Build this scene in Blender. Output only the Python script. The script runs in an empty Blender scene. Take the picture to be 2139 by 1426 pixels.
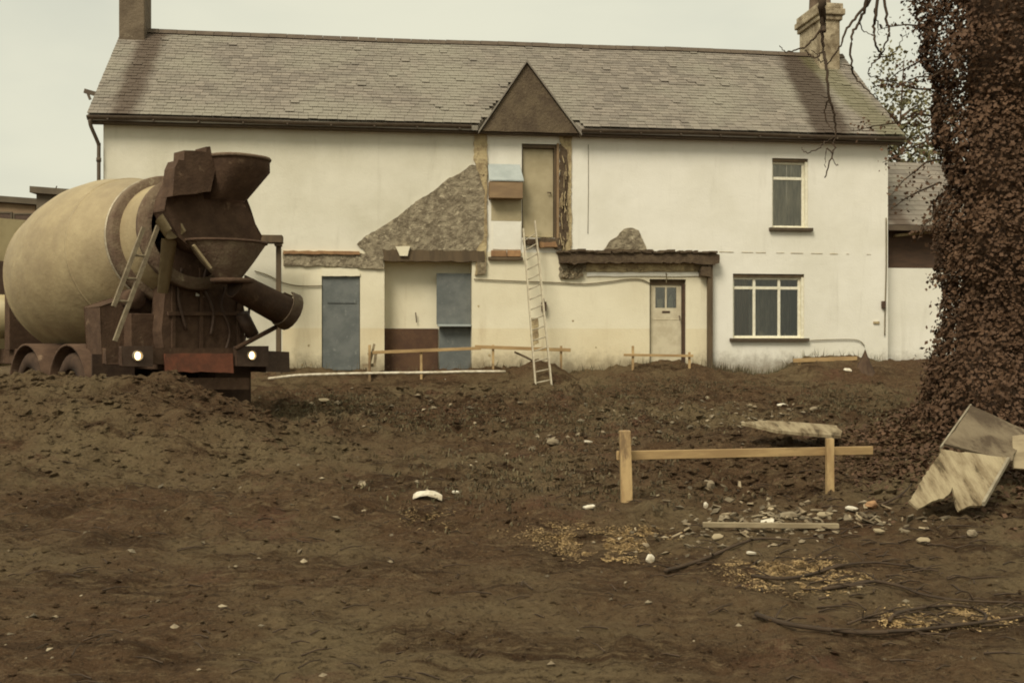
import bpy, math, random
from mathutils import Vector, Matrix, noise, geometry
random.seed(7)
R = math.radians
scn = bpy.context.scene
COL = scn.collection
F = 2250.0; CX, CY = 1069.5, 713.0; CAMZ = 0.6     # camera model: level, eye 0.6 m above the house floor

# ------------------------------------------------------------------ materials
def new_mat(name):
    m = bpy.data.materials.new(name); m.use_nodes = True
    nt = m.node_tree; b = nt.nodes['Principled BSDF']
    return m, nt, b
def N(nt, t, **k):
    n = nt.nodes.new(t)
    for a, v in k.items():
        if a in n.inputs.keys(): n.inputs[a].default_value = v
        else: setattr(n, a, v)
    return n
def L(nt, a, b): nt.links.new(a, b)
def mixc(nt, fac, a, b, mode='MIX'):
    n = nt.nodes.new('ShaderNodeMix'); n.data_type = 'RGBA'; n.blend_type = mode
    for sock, v in ((n.inputs[0], fac), (n.inputs[6], a), (n.inputs[7], b)):
        if hasattr(v, 'is_linked'): L(nt, v, sock)
        elif isinstance(v, (int, float)): sock.default_value = v
        else: sock.default_value = (*v, 1)
    return n.outputs[2]
def nz(nt, scale, detail=6, rough=.6, vec=None, dist=0):
    n = nt.nodes.new('ShaderNodeTexNoise'); n.inputs['Scale'].default_value = scale
    n.inputs['Detail'].default_value = detail; n.inputs['Roughness'].default_value = rough
    n.inputs['Distortion'].default_value = dist
    if vec is not None: L(nt, vec, n.inputs['Vector'])
    return n.outputs['Fac']
def ramp(nt, src, lo, hi):
    n = nt.nodes.new('ShaderNodeMapRange'); n.clamp = True; n.interpolation_type = 'SMOOTHSTEP'
    L(nt, src, n.inputs[0]); n.inputs[1].default_value = lo; n.inputs[2].default_value = hi
    return n.outputs[0]
def objvec(nt, sx=1, sy=1, sz=1):
    tc = nt.nodes.new('ShaderNodeTexCoord'); mp = nt.nodes.new('ShaderNodeMapping')
    L(nt, tc.outputs['Object'], mp.inputs['Vector']); mp.inputs['Scale'].default_value = (sx, sy, sz)
    return mp.outputs['Vector']
def mathn(nt, op, a, b=None):
    n = nt.nodes.new('ShaderNodeMath'); n.operation = op; n.use_clamp = (op != 'SUBTRACT' and op != 'ABSOLUTE')
    for s, v in ((n.inputs[0], a), (n.inputs[1], b)):
        if v is None: continue
        if hasattr(v, 'is_linked'): L(nt, v, s)
        else: s.default_value = v
    return n.outputs[0]
def bump(nt, b, src, strength, dist=.02, prev=None):
    n = nt.nodes.new('ShaderNodeBump'); n.inputs['Strength'].default_value = strength
    n.inputs['Distance'].default_value = dist; L(nt, src, n.inputs['Height'])
    if prev is not None: L(nt, prev, n.inputs['Normal'])
    L(nt, n.outputs[0], b.inputs['Normal']); return n.outputs[0]
def mat(name, c1, c2, scale=3, rough=.85, bs=40, bstr=.3, bd=.01, c3=None, s3=1, lo3=.55, hi3=.75, st=(1,1,1), metal=0, spec=.3, lo=.35, hi=.65, island=0):
    m, nt, b = new_mat(name); v = objvec(nt, *st)
    c = mixc(nt, ramp(nt, nz(nt, scale, 8, .65, v), lo, hi), c1, c2)
    if c3: c = mixc(nt, ramp(nt, nz(nt, s3, 6, .7, v), lo3, hi3), c, c3)
    if island:
        g = nt.nodes.new('ShaderNodeNewGeometry')
        hsv = nt.nodes.new('ShaderNodeHueSaturation'); L(nt, c, hsv.inputs['Color'])
        mr = nt.nodes.new('ShaderNodeMapRange'); L(nt, g.outputs['Random Per Island'], mr.inputs[0])
        mr.inputs[3].default_value = 1 - island; mr.inputs[4].default_value = 1 + island
        L(nt, mr.outputs[0], hsv.inputs['Value']); c = hsv.outputs[0]
    L(nt, c, b.inputs['Base Color']); b.inputs['Roughness'].default_value = rough
    b.inputs['Metallic'].default_value = metal; b.inputs['Specular IOR Level'].default_value = spec
    if bstr: bump(nt, b, nz(nt, bs, 5, .6, v), bstr, bd)
    return m

M = {}
# painted render: stains run down, patches, fine rough-cast
def render_mat(name, base, dirty, damp, dstr=.5):
    m, nt, b = new_mat(name); v = objvec(nt); vs = objvec(nt, 2.2, 2.2, .35)
    c = mixc(nt, ramp(nt, nz(nt, .55, 6, .6, v), .35, .72), base, dirty)
    f = ramp(nt, nz(nt, 1.3, 8, .7, vs, .4), .52, .8)
    c = mixc(nt, mathn(nt, 'MULTIPLY', f, dstr), c, damp)
    f2 = ramp(nt, nz(nt, 7, 6, .75, v), .62, .72)
    c = mixc(nt, mathn(nt, 'MULTIPLY', f2, .35), c, damp)
    # splash-back grime along the foot of the wall
    tc = nt.nodes.new('ShaderNodeTexCoord'); sp = nt.nodes.new('ShaderNodeSeparateXYZ'); L(nt, tc.outputs['Object'], sp.inputs[0])
    h = mathn(nt, 'SUBTRACT', sp.outputs[2], mathn(nt, 'MULTIPLY', nz(nt, 5, 5, .7, v), .7))
    g = ramp(nt, h, .12, -.42)
    c = mixc(nt, mathn(nt, 'MULTIPLY', g, .75), c, (.16, .12, .07))
    L(nt, c, b.inputs['Base Color']); b.inputs['Roughness'].default_value = .92; b.inputs['Specular IOR Level'].default_value = .15
    p = bump(nt, b, nz(nt, 1.7, 3, .5, v), .35, .05)
    bump(nt, b, nz(nt, 26, 6, .7, v), .5, .012, p)
    return m
M['white'] = render_mat('render_white', (.80, .765, .66), (.71, .675, .56), (.50, .46, .36), .45)
M['grey_white'] = render_mat('render_grey', (.72, .68, .55), (.60, .56, .43), (.45, .41, .30), .55)
M['cream'] = render_mat('plaster_cream', (.78, .715, .53), (.69, .62, .44), (.50, .41, .26), .5)
M['yellow'] = render_mat('plaster_yellow', (.74, .655, .45), (.66, .56, .36), (.42, .31, .17), .55)
M['stone'] = mat('exposed_stone', (.30, .24, .15), (.14, .105, .06), 5, .95, 22, .9, .05, (.42, .35, .22), 9, .58, .68)
M['scar'] = mat('scar_stone', (.34, .285, .19), (.17, .135, .088), 7, .95, 14, 1, .06, (.47, .40, .27), 9, .56, .66)
M['torn'] = mat('torn_plaster', (.50, .40, .22), (.27, .20, .11), 6, .95, 18, .8, .03, (.12, .08, .045), 8, .6, .68)
M['darkrot'] = mat('rotten_timber', (.075, .05, .03), (.12, .085, .05), 8, .95, 25, .8, .03, (.16, .12, .07), 14, .62, .7)
M['gable'] = mat('dark_gable', (.135, .10, .06), (.085, .06, .038), 3, .95, 18, .8, .03, (.19, .145, .09), 7, .6, .72)
M['timber_dark'] = mat('dark_timber', (.085, .06, .035), (.13, .09, .05), 6, .85, 30, .4, .01, st=(1, 1, .2))
M['brick'] = mat('brick', (.36, .21, .10), (.27, .15, .075), 9, .9, 40, .5, .01, island=.25)
M['gutter'] = mat('gutter_paint', (.085, .060, .040), (.115, .085, .055), 5, .7, 40, .2)
M['blue'] = mat('blue_board', (.165, .172, .158), (.118, .127, .118), 2.5, .8, 20, .3, .01, (.24, .245, .22), 9, .57, .72)
M['blue_pale'] = mat('pale_blue_paint', (.40, .43, .40), (.33, .36, .335), 4, .7, 30, .2)
M['brown_dado'] = mat('brown_dado_paint', (.115, .062, .032), (.08, .042, .024), 3, .8, 30, .3, .01, (.17, .11, .06), 6, .6, .75)
M['beige'] = mat('beige_board', (.44, .37, .23), (.36, .30, .18), 2, .85, 20, .2, .01, (.28, .22, .12), 5, .62, .8)
M['box_wood'] = mat('cupboard_wood', (.30, .20, .105), (.22, .145, .08), 5, .8, 20, .3, .01, st=(.3, 1, 1))
M['pine'] = mat('raw_pine', (.50, .34, .155), (.34, .22, .10), 10, .75, 60, .35, .005, (.25, .16, .07), 6, .62, .72, st=(.15, 1, 1))
M['pine_v'] = mat('raw_pine_post', (.50, .35, .165), (.34, .22, .10), 12, .75, 60, .35, .005, (.20, .13, .065), 5, .52, .66, st=(1, 1, .35))
M['oldwood'] = mat('weathered_board', (.35, .28, .17), (.22, .17, .10), 8, .9, 40, .4, .006, (.12, .09, .05), 5, .58, .72, st=(.3, 1, 1))
M['sheet'] = mat('muddy_sheet', (.20, .155, .095), (.12, .087, .052), 4, .95, 20, .5, .02, (.08, .055, .032), 3, .5, .62, st=(1, 1, 1))
M['sheet_pale'] = mat('pale_sheet', (.37, .30, .18), (.18, .13, .07), 3, .95, 20, .5, .02, (.085, .06, .03), 3.3, .54, .64, st=(3.0, .8, .8))
M['alu'] = mat('ladder_alloy', (.50, .44, .31), (.38, .32, .22), 12, .55, 40, .15, metal=.15, spec=.5)
M['ladder_dirty'] = mat('truck_ladder_paint', (.26, .21, .13), (.17, .13, .08), 12, .7, 40, .2)
M['frame'] = mat('window_paint', (.80, .76, .60), (.68, .63, .47), 12, .6, 40, .2, .004)
M['door'] = mat('door_paint', (.60, .53, .37), (.50, .43, .29), 5, .65, 40, .2, .004, (.36, .27, .16), 9, .62, .74)
M['paper'] = mat('paper_white', (.74, .73, .62), (.66, .65, .54), 12, .8, 40, .1)
M['plastic_white'] = mat('dirty_white_plastic', (.70, .64, .50), (.42, .35, .24), 11, .5, 40, .2)
M['curtain'] = mat('net_curtain', (.80, .76, .62), (.52, .49, .38), 3, .95, 20, .6, .05, st=(6, 1, .6))
M['drape'] = mat('brown_drape', (.30, .23, .14), (.20, .15, .09), 3, .95, 20, .6, .05, st=(6, 1, .6))
M['sill'] = mat('sill_paint', (.10, .075, .045), (.07, .05, .03), 10, .7, 40, .3)
M['black'] = mat('black_iron', (.065, .038, .024), (.09, .056, .036), 12, .6, 40, .2)
M['cable'] = mat('grey_cable', (.20, .16, .09), (.14, .11, .06), 12, .7, 0, 0)
M['drum'] = mat('drum_paint', (.41, .325, .18), (.29, .22, .12), 2.4, .6, 12, .45, .02, (.27, .205, .115), 1.0, .42, .7, lo=.25, hi=.75, spec=.4)
M['drum2'] = mat('cab_paint', (.42, .34, .18), (.33, .26, .13), 3, .5, 30, .1, spec=.5)
M['grime'] = mat('grimy_steel', (.066, .037, .021), (.098, .057, .033), 6, .9, 30, .6, .015, (.21, .14, .085), 4, .6, .74)
M['mixsteel'] = mat('cement_crusted_steel', (.18, .13, .08), (.12, .075, .048), 5, .9, 25, .8, .02, (.30, .24, .15), 6, .58, .72)
M['rubber'] = mat('tyre_rubber', (.05, .03, .019), (.075, .046, .028), 9, .95, 40, .5, .01)
M['red'] = mat('red_board', (.24, .085, .045), (.15, .06, .035), 7, .8, 30, .3, .01, (.12, .06, .035), 5, .52, .7)
M['steel_edge'] = mat('worn_edge', (.42, .36, .25), (.30, .25, .17), 12, .5, 40, .2, metal=.3)
M['chim'] = mat('chimney_render', (.17, .13, .085), (.115, .085, .055), 3, .95, 14, .7, .03, (.26, .21, .14), 4, .6, .75)
M['chim2'] = mat('patchy_chimney', (.46, .385, .255), (.22, .17, .105), 2.3, .95, 14, .7, .03, (.13, .095, .055), 2.9, .5, .68)
M['pot'] = mat('sooty_pot', (.14, .10, .065), (.09, .06, .04), 5, .9, 30, .4)
M['far_brown'] = mat('far_brick', (.24, .17, .10), (.19, .13, .08), 1.2, .95, 10, .3)
M['far_grey'] = mat('far_roof', (.13, .105, .07), (.10, .08, .055), 1.2, .95, 10, .3)
M['brown_board'] = mat('brown_boarding', (.085, .05, .03), (.06, .037, .024), 3, .85, 20, .3, st=(1, 1, 5))
M['bark'] = mat('bark', (.10, .063, .038), (.065, .04, .025), 7, .95, 20, .9, .04, st=(1, 1, .3))
M['twig'] = mat('twig_bark', (.070, .045, .026), (.045, .03, .018), 9, .9, 30, .3)
M['ivy'] = mat('ivy_leaf', (.084, .046, .024), (.112, .062, .033), 1.1, .75, 40, 0, c3=(.120, .064, .042), s3=.6, island=.18, spec=.25)
M['leaf_far'] = mat('far_leaf', (.16, .145, .06), (.11, .095, .045), .8, .7, 40, 0, island=.4)
M['weed'] = mat('dry_weed', (.12, .10, .05), (.09, .065, .035), .8, .8, 40, 0, island=.5)
M['clod'] = mat('soil_clod', (.095, .060, .035), (.155, .112, .067), 1.5, .97, 30, .6, .01, island=.45, spec=.1)
M['stone_bit'] = mat('stone_bit', (.26, .21, .135), (.15, .115, .07), 4, .95, 40, .4, .01, island=.5)
M['shards'] = mat('splinter', (.30, .24, .15), (.13, .095, .055), 6, .9, 40, .3, island=.55)
M['chips'] = mat('wood_chip', (.44, .30, .135), (.22, .145, .07), 9, .85, 40, 0, island=.4)

# slates
m, nt, b = new_mat('slate'); v = objvec(nt)
g = nt.nodes.new('ShaderNodeNewGeometry')
c = mixc(nt, g.outputs['Random Per Island'], (.162, .137, .108), (.250, .212, .166))
c = mixc(nt, ramp(nt, nz(nt, .5, 5, .6, v), .4, .7), c, (.25, .225, .17))
c = mixc(nt, mathn(nt, 'MULTIPLY', ramp(nt, nz(nt, 9, 4, .7, v), .58, .7), .5), c, (.10, .08, .05))
def stain(c, u, w, col, vmax, k=.85, lean=0):
    tc = nt.nodes.new('ShaderNodeTexCoord'); sp = nt.nodes.new('ShaderNodeSeparateXYZ'); L(nt, tc.outputs['Object'], sp.inputs[0])
    uu = mathn(nt, 'SUBTRACT', sp.outputs[0], u)
    if lean:
        lm = nt.nodes.new('ShaderNodeMath'); lm.operation = 'MULTIPLY_ADD'; L(nt, sp.outputs[1], lm.inputs[0]); lm.inputs[1].default_value = lean; L(nt, uu, lm.inputs[2]); uu = lm.outputs[0]
    d = mathn(nt, 'ABSOLUTE', uu)
    nn = mathn(nt, 'MULTIPLY', nz(nt, 1.6, 6, .65, v), .42)
    s_ = nt.nodes.new('ShaderNodeMath'); s_.operation = 'ADD'; L(nt, d, s_.inputs[0]); L(nt, nn, s_.inputs[1])
    f = ramp(nt, s_.outputs[0], w + .36, w + .06)
    return mixc(nt, mathn(nt, 'MULTIPLY', f, k), c, col)
STAINS = c
M['slate'] = m; SL = (m, nt, b, v, stain)

# glass: thin clear pane with reflection
m, nt, b = new_mat('window_glass'); nt.nodes.remove(b)
out = nt.nodes['Material Output']; tr = N(nt, 'ShaderNodeBsdfTransparent'); tr.inputs[0].default_value = (.92, .90, .84, 1)
gl = N(nt, 'ShaderNodeBsdfGlossy'); gl.inputs['Roughness'].default_value = .03; gl.inputs[0].default_value = (.9, .9, .85, 1)
fr = N(nt, 'ShaderNodeFresnel'); fr.inputs[0].default_value = 1.95
mx = N(nt, 'ShaderNodeMixShader'); L(nt, fr.outputs[0], mx.inputs[0]); L(nt, tr.outputs[0], mx.inputs[1]); L(nt, gl.outputs[0], mx.inputs[2]); L(nt, mx.outputs[0], out.inputs[0])
M['glass'] = m
def emit(name, col, s):
    m, nt, b = new_mat(name); b.inputs['Base Color'].default_value = (*col, 1)
    b.inputs['Emission Color'].default_value = (*col, 1); b.inputs['Emission Strength'].default_value = s; return m
M['lamp'] = emit('lit_lamp', (1, .70, .36), 2.2)

# ground
m, nt, b = new_mat('churned_soil'); v = objvec(nt); vst = objvec(nt, .55, 1.5, 1)
c = mixc(nt, ramp(nt, nz(nt, .35, 7, .65, v), .40, .62), (.132, .075, .037), (.215, .155, .080))
c = mixc(nt, ramp(nt, nz(nt, 1.3, 8, .72, vst, .7), .50, .62), c, (.074, .040, .018))
c = mixc(nt, mathn(nt, 'MULTIPLY', ramp(nt, nz(nt, .8, 6, .7, v, .3), .56, .68), .7), c, (.168, .080, .046))
c = mixc(nt, mathn(nt, 'MULTIPLY', ramp(nt, nz(nt, 9, 9, .85, vst), .50, .64), .8), c, (.262, .185, .098))
c = mixc(nt, mathn(nt, 'MULTIPLY', ramp(nt, nz(nt, 34, 9, .85, v), .54, .64), .7), c, (.280, .208, .118))
c = mixc(nt, mathn(nt, 'MULTIPLY', ramp(nt, nz(nt, 20, 9, .85, v), .50, .38), .8), c, (.040, .024, .013))
c = mixc(nt, mathn(nt, 'MULTIPLY', ramp(nt, nz(nt, 85, 5, .8, v), .56, .68), .6), c, (.27, .21, .13))
c = mixc(nt, mathn(nt, 'MULTIPLY', ramp(nt, nz(nt, 70, 5, .8, v), .46, .34), .6), c, (.045, .028, .015))
L(nt, c, b.inputs['Base Color']); b.inputs['Roughness'].default_value = .93; b.inputs['Specular IOR Level'].default_value = .15
p = bump(nt, b, nz(nt, 6, 8, .75, v), 1, .14)
bump(nt, b, nz(nt, 34, 8, .8, v), 1, .05, p)
M['soil'] = m

# ------------------------------------------------------------------ mesh helper
class MB:
    def __init__(s): s.v = []; s.f = []; s.m = []
    def add(s, vs, fs, mi=0):
        o = len(s.v); s.v += [tuple(p) for p in vs]; s.f += [tuple(i + o for i in f) for f in fs]; s.m += [mi] * len(fs); return s
    def box(s, a, b, mi=0, mtx=None):
        x0, y0, z0 = a; x1, y1, z1 = b
        vs = [Vector(p) for p in ((x0,y0,z0),(x1,y0,z0),(x1,y1,z0),(x0,y1,z0),(x0,y0,z1),(x1,y0,z1),(x1,y1,z1),(x0,y1,z1))]
        if mtx: vs = [mtx @ p for p in vs]
        return s.add(vs, [(0,3,2,1),(4,5,6,7),(0,1,5,4),(1,2,6,5),(2,3,7,6),(3,0,4,7)], mi)
    def bar(s, p, q, w, h=None, mi=0, up=(0,0,1)):
        p = Vector(p); q = Vector(q); h = h or w; d = (q - p).normalized(); up = Vector(up)
        if abs(d.dot(up)) > .98: up = Vector((0, 1, 0))
        r = d.cross(up).normalized() * w / 2; u = r.cross(d).normalized() * h / 2
        vs = [p - r - u, p + r - u, p + r + u, p - r + u, q - r - u, q + r - u, q + r + u, q - r + u]
        return s.add(vs, [(0,3,2,1),(4,5,6,7),(0,1,5,4),(1,2,6,5),(2,3,7,6),(3,0,4,7)], mi)
    def tube(s, pts, r, n=8, mi=0, cap=True, arc=None):
        pts = [Vector(p) for p in pts]; rs = r if isinstance(r, (list, tuple)) else [r] * len(pts)
        rings = []; up = Vector((.13, .21, .97)).normalized()
        for i, p in enumerate(pts):
            d = (pts[min(i + 1, len(pts) - 1)] - pts[max(i - 1, 0)]).normalized()
            a = d.cross(up)
            if a.length < .05: a = d.cross(Vector((0, 1, 0)))
            a.normalize(); b_ = a.cross(d).normalized()
            rings.append([p + (a * math.cos(2 * math.pi * k / n) + b_ * math.sin(2 * math.pi * k / n)) * rs[i] for k in range(n)])
        vs = [q for rg in rings for q in rg]; fs = []
        for i in range(len(pts) - 1):
            for k in range(n):
                fs.append((i * n + k, i * n + (k + 1) % n, (i + 1) * n + (k + 1) % n, (i + 1) * n + k))
        if cap: fs.append(tuple(range(n - 1, -1, -1))); fs.append(tuple((len(pts) - 1) * n + k for k in range(n)))
        return s.add(vs, fs, mi)
    def lathe(s, prof, n=40, mtx=None, mi=0, a0=0, a1=2 * math.pi):
        # profile: (axial y, radius), axis +Y
        closed = abs(a1 - a0 - 2 * math.pi) < 1e-6; nn = n if closed else n + 1
        vs = []
        for (y, r) in prof:
            for k in range(nn):
                a = a0 + (a1 - a0) * k / n; p = Vector((r * math.cos(a), y, r * math.sin(a)))
                vs.append(mtx @ p if mtx else p)
        fs = []
        for i in range(len(prof) - 1):
            for k in range(n):
                k2 = (k + 1) % nn; fs.append((i * nn + k, i * nn + k2, (i + 1) * nn + k2, (i + 1) * nn + k))
        return s.add(vs, fs, mi)
    def prism(s, pts, y0, y1, mi=0):
        # pts: list of (x,z); extruded from y0 (front) to y1 (back)
        n = len(pts); tri = geometry.tessellate_polygon([[Vector((x, z, 0)) for x, z in pts]])
        vs = [(x, y0, z) for x, z in pts] + [(x, y1, z) for x, z in pts]
        fs = [tuple(t) for t in tri] + [tuple(i + n for i in t[::-1]) for t in tri]
        fs += [(i, (i + 1) % n, (i + 1) % n + n, i + n) for i in range(n)]
        return s.add(vs, fs, mi)
    def build(s, name, mats, parent=None, smooth=False, bevel=0):
        me = bpy.data.meshes.new(name); me.from_pydata(s.v, [], s.f)
        if not isinstance(mats, (list, tuple)): mats = [mats]
        for q in mats: me.materials.append(M[q] if isinstance(q, str) else q)
        me.polygons.foreach_set('material_index', s.m)
        if smooth: me.polygons.foreach_set('use_smooth', [True] * len(s.f))
        me.update(); me.validate()
        o = bpy.data.objects.new(name, me); COL.objects.link(o)
        if parent: o.parent = parent
        if bevel:
            bv = o.modifiers.new('bevel', 'BEVEL'); bv.width = bevel; bv.segments = 2; bv.limit_method = 'ANGLE'
        if smooth == 'auto':
            pass
        return o
def tag(o, label, cat=None, group=None, kind=None):
    o['label'] = label
    if cat: o['category'] = cat
    if group: o['group'] = group
    if kind: o['kind'] = kind
    return o
def empty(name, loc, rz=0):
    o = bpy.data.objects.new(name, None); COL.objects.link(o); o.location = loc; o.rotation_euler = (0, 0, rz); o.empty_display_size = .2
    return o
def ragged(pts, step, amp, close=True):
    out = []; n = len(pts)
    for i in range(n):
        a = Vector(pts[i]); b_ = Vector(pts[(i + 1) % n]); k = max(1, int((b_ - a).length / step))
        for j in range(k):
            p = a.lerp(b_, j / k); out.append((p.x + random.uniform(-amp, amp), p.y + random.uniform(-amp, amp)))
    return out
def spline(pts, k=6):
    pts = [Vector(p) for p in pts]; out = []
    for i in range(len(pts) - 1):
        p0 = pts[max(i - 1, 0)]; p1 = pts[i]; p2 = pts[i + 1]; p3 = pts[min(i + 2, len(pts) - 1)]
        for j in range(k):
            t = j / k
            out.append(.5 * ((2 * p1) + (p2 - p0) * t + (2 * p0 - 5 * p1 + 4 * p2 - p3) * t * t + (3 * p1 - p0 - 3 * p2 + p3) * t ** 3))
    out.append(pts[-1]); return out

def ray(px, py): return Vector(((px - CX) / F, 1, -(py - CY) / F))
def P(px, py, Y): d = ray(px, py) * Y; return Vector((d.x, d.y, d.z + CAMZ))
class Frame:
    def __init__(s, x, y, ang): s.o = Vector((x, y, 0)); s.a = ang; s.U = Vector((math.cos(ang), math.sin(ang), 0)); s.V = Vector((-math.sin(ang), math.cos(ang), 0))
    def q(s, px, py, v=0):          # photo point -> (u, z) on the plane v = const
        d = ray(px, py); t = (v + s.o.dot(s.V)) / d.dot(s.V); p = d * t - s.o
        return (p.dot(s.U), d.z * t + CAMZ)
    def loc(s, w): p = Vector(w) - s.o; return (p.dot(s.U), p.dot(s.V), w[2])
    def world(s, u, v, z): p = s.o + s.U * u + s.V * v; return Vector((p.x, p.y, z))

# ------------------------------------------------------------------ terrain
HA = math.atan2(2.3, 17.05)
H = Frame(-8.46, 22.3, HA); HL = 17.2
def interp(x, tab):
    if x <= tab[0][0]: return tab[0][1]
    for (a, p), (b_, q) in zip(tab, tab[1:]):
        if x <= b_: t = (x - a) / (b_ - a); return p + (q - p) * t
    return tab[-1][1]
def sst(a, b_, x):
    t = max(0, min(1, (x - a) / (b_ - a))); return t * t * (3 - 2 * t)
TAB = [(0, -1.12), (5, -.95), (8.5, -.73), (12, -.64), (16, -.54), (20, -.42), (22, -.33), (40, -.25), (300, -.1)]
def base_h(x, y):
    z = interp(y, TAB)
    p = Vector((x, y, 0)) - H.o; u = p.dot(H.U); dv = -p.dot(H.V)
    k = sst(-3.5, -.3, u) * sst(24, 21, u)
    heap = .30 + .07 * math.sin(u * 1.7) * sst(0, 2, u) + .22 * sst(14.2, 15.2, u) + .13 * math.exp(-((u - 11.4) / 1.0) ** 2) - .06 * math.exp(-((u - 13.9) / .6) ** 2)
    z += heap * sst(1.5, .1, dv) * k
    z += .50 * math.exp(-((x - 5.1) / 1.3) ** 2 - ((y - 11.2) / 2.6) ** 2)
    z += .22 * math.exp(-((x - 2.4) / 1.6) ** 2 - ((y - 11.6) / .9) ** 2)
    z -= .20 * math.exp(-((x - 2.0) / .8) ** 2 - ((y - 9.8) / .7) ** 2)
    z += .84 * sst(-1.4, -4.0, x) * sst(-16, -9, x) * math.exp(-((y - 12.0) / .95) ** 2)  # added bank hiding the truck wheels, in place of plain darkness
    z += .10 * math.exp(-((x - .2) / 2.2) ** 2 - ((y - 17.5) / .9) ** 2)
    z += .10 * math.exp(-((x + 1.8) / 2.2) ** 2 - ((y - 14) / .8) ** 2)
    return z
def ground(x, y):
    z = base_h(x, y); far = sst(60, 26, abs(x) + abs(y - 12) * .9)
    rough = .45 + .55 * sst(7.0, 8.5, y)
    q = Vector((x * .5, y * .8, 3.1))
    z += far * .10 * rough * noise.fractal(q, 1.0, 2.0, 3)
    z += far * (.075 + .11 * sst(11.5, 14, y) * sst(22, 20.5, y)) * rough * noise.fractal(Vector((x * 2.2, y * 2.8, 7.7)), .8, 2.1, 4)
    z += far * .030 * (.5 + rough) * noise.turbulence(Vector((x * 7, y * 8, 1.3)), 3, False)
    return z
def G(px, py, lift=0):
    d = ray(px, py); t = 3.0
    while t < 60:
        p = d * t
        if p.z + CAMZ < ground(p.x, p.y): break
        t += .06
    lo_, hi_ = t - .06, t
    for _ in range(6):
        t = (lo_ + hi_) / 2; p = d * t
        if p.z + CAMZ < ground(p.x, p.y): hi_ = t
        else: lo_ = t
    p = d * hi_
    return Vector((p.x, p.y, ground(p.x, p.y) + lift))
def axis(lo, hi, step, far, grow=1.22):
    c = []; x = lo
    while x <= hi: c.append(x); x += step
    d = step; x = c[-1]
    while x < far: d *= grow; x += d; c.append(x)
    d = step; x = lo; pre = []
    while x > -far: d *= grow; x -= d; pre.append(x)
    return pre[::-1] + c
xs = axis(-11.5, 11, .055, 320); ys = axis(3.2, 23.6, .055, 320)
nx, ny = len(xs), len(ys)
vs = [(x, y, ground(x, y)) for y in ys for x in xs]
fs = [(j * nx + i, j * nx + i + 1, (j + 1) * nx + i + 1, (j + 1) * nx + i) for j in range(ny - 1) for i in range(nx - 1)]
g = MB(); g.v = vs; g.f = fs; g.m = [0] * len(fs)
o = g.build('ground', 'soil', smooth=True); tag(o, 'churned dark brown muddy ground of the building site', kind='structure')

# ------------------------------------------------------------------ house
house = empty('house', (H.o.x, H.o.y, 0), HA)
tag(house, 'long white rendered two-storey farmhouse with slate roof, partly demolished front', 'house')
def q(px, py, v=0): return H.q(px, py, v)
def rect(x0, y0, x1, y1, v=0):
    a = q(x0, (y0 + y1) / 2, v)[0]; b_ = q(x1, (y0 + y1) / 2, v)[0]; m_ = (x0 + x1) / 2
    return a, b_, q(m_, y1, v)[1], q(m_, y0, v)[1]      # u0,u1,z0,z1
EZ, EV, RZ, RV = 5.25, -.3, 7.87, 2.9; SL_ = (RZ - EZ) / (RV - EV)
ZB = -.6; WT = EZ - EV * 0 + .2
holes = {
 'win_up': rect(1613, 331, 1688, 476), 'win_lo': rect(1531, 572, 1680, 706), 'door_r': rect(1357, 583, 1433, 778),
 'door_l': rect(672, 577, 752, 778), 'recess': rect(803, 540, 986, 778), 'up': rect(1090, 301, 1168, 497)}
for k in ('door_r', 'door_l', 'recess'): a = list(holes[k]); a[2] = -.25; holes[k] = tuple(a)
depth = {'win_up': .2, 'win_lo': .2, 'door_r': .22, 'door_l': .1, 'recess': .38, 'up': .2}
zsplit = q(1000, 526)[1]; zdado = q(1200, 686)[1]; uc0 = q(590, 600)[0]; uc1 = q(1484, 600)[0]; ug = q(990, 400)[0]
us = sorted({0, HL, uc0, uc1, ug} | {h[i] for h in holes.values() for i in (0, 1)})
zs = sorted({ZB, WT, zsplit, zdado} | {h[i] for h in holes.values() for i in (2, 3)})
w = MB()
for u0, u1 in zip(us, us[1:]):
    for z0, z1 in zip(zs, zs[1:]):
        cu, cz = (u0 + u1) / 2, (z0 + z1) / 2
        if any(h[0] < cu < h[1] and h[2] < cz < h[3] for h in holes.values()): continue
        mi = 0
        if uc0 < cu < uc1 and cz < zsplit: mi = 3 if cz < zdado else 2
        elif cu < ug: mi = 1
        w.add([(u0, 0, z0), (u1, 0, z0), (u1, 0, z1), (u0, 0, z1)], [(0, 1, 2, 3)], mi)
for k, h in holes.items():
    d = depth[k]; u0, u1, z0, z1 = h
    mi = 0 if k.startswith('win') else 2
    w.add([(u0,0,z0),(u0,d,z0),(u0,d,z1),(u0,0,z1)], [(0,1,2,3)], mi); w.add([(u1,0,z0),(u1,d,z0),(u1,d,z1),(u1,0,z1)], [(3,2,1,0)], mi)
    w.add([(u0,0,z1),(u1,0,z1),(u1,d,z1),(u0,d,z1)], [(0,3,2,1)], mi); w.add([(u0,0,z0),(u1,0,z0),(u1,d,z0),(u0,d,z0)], [(0,1,2,3)], mi)
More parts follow.
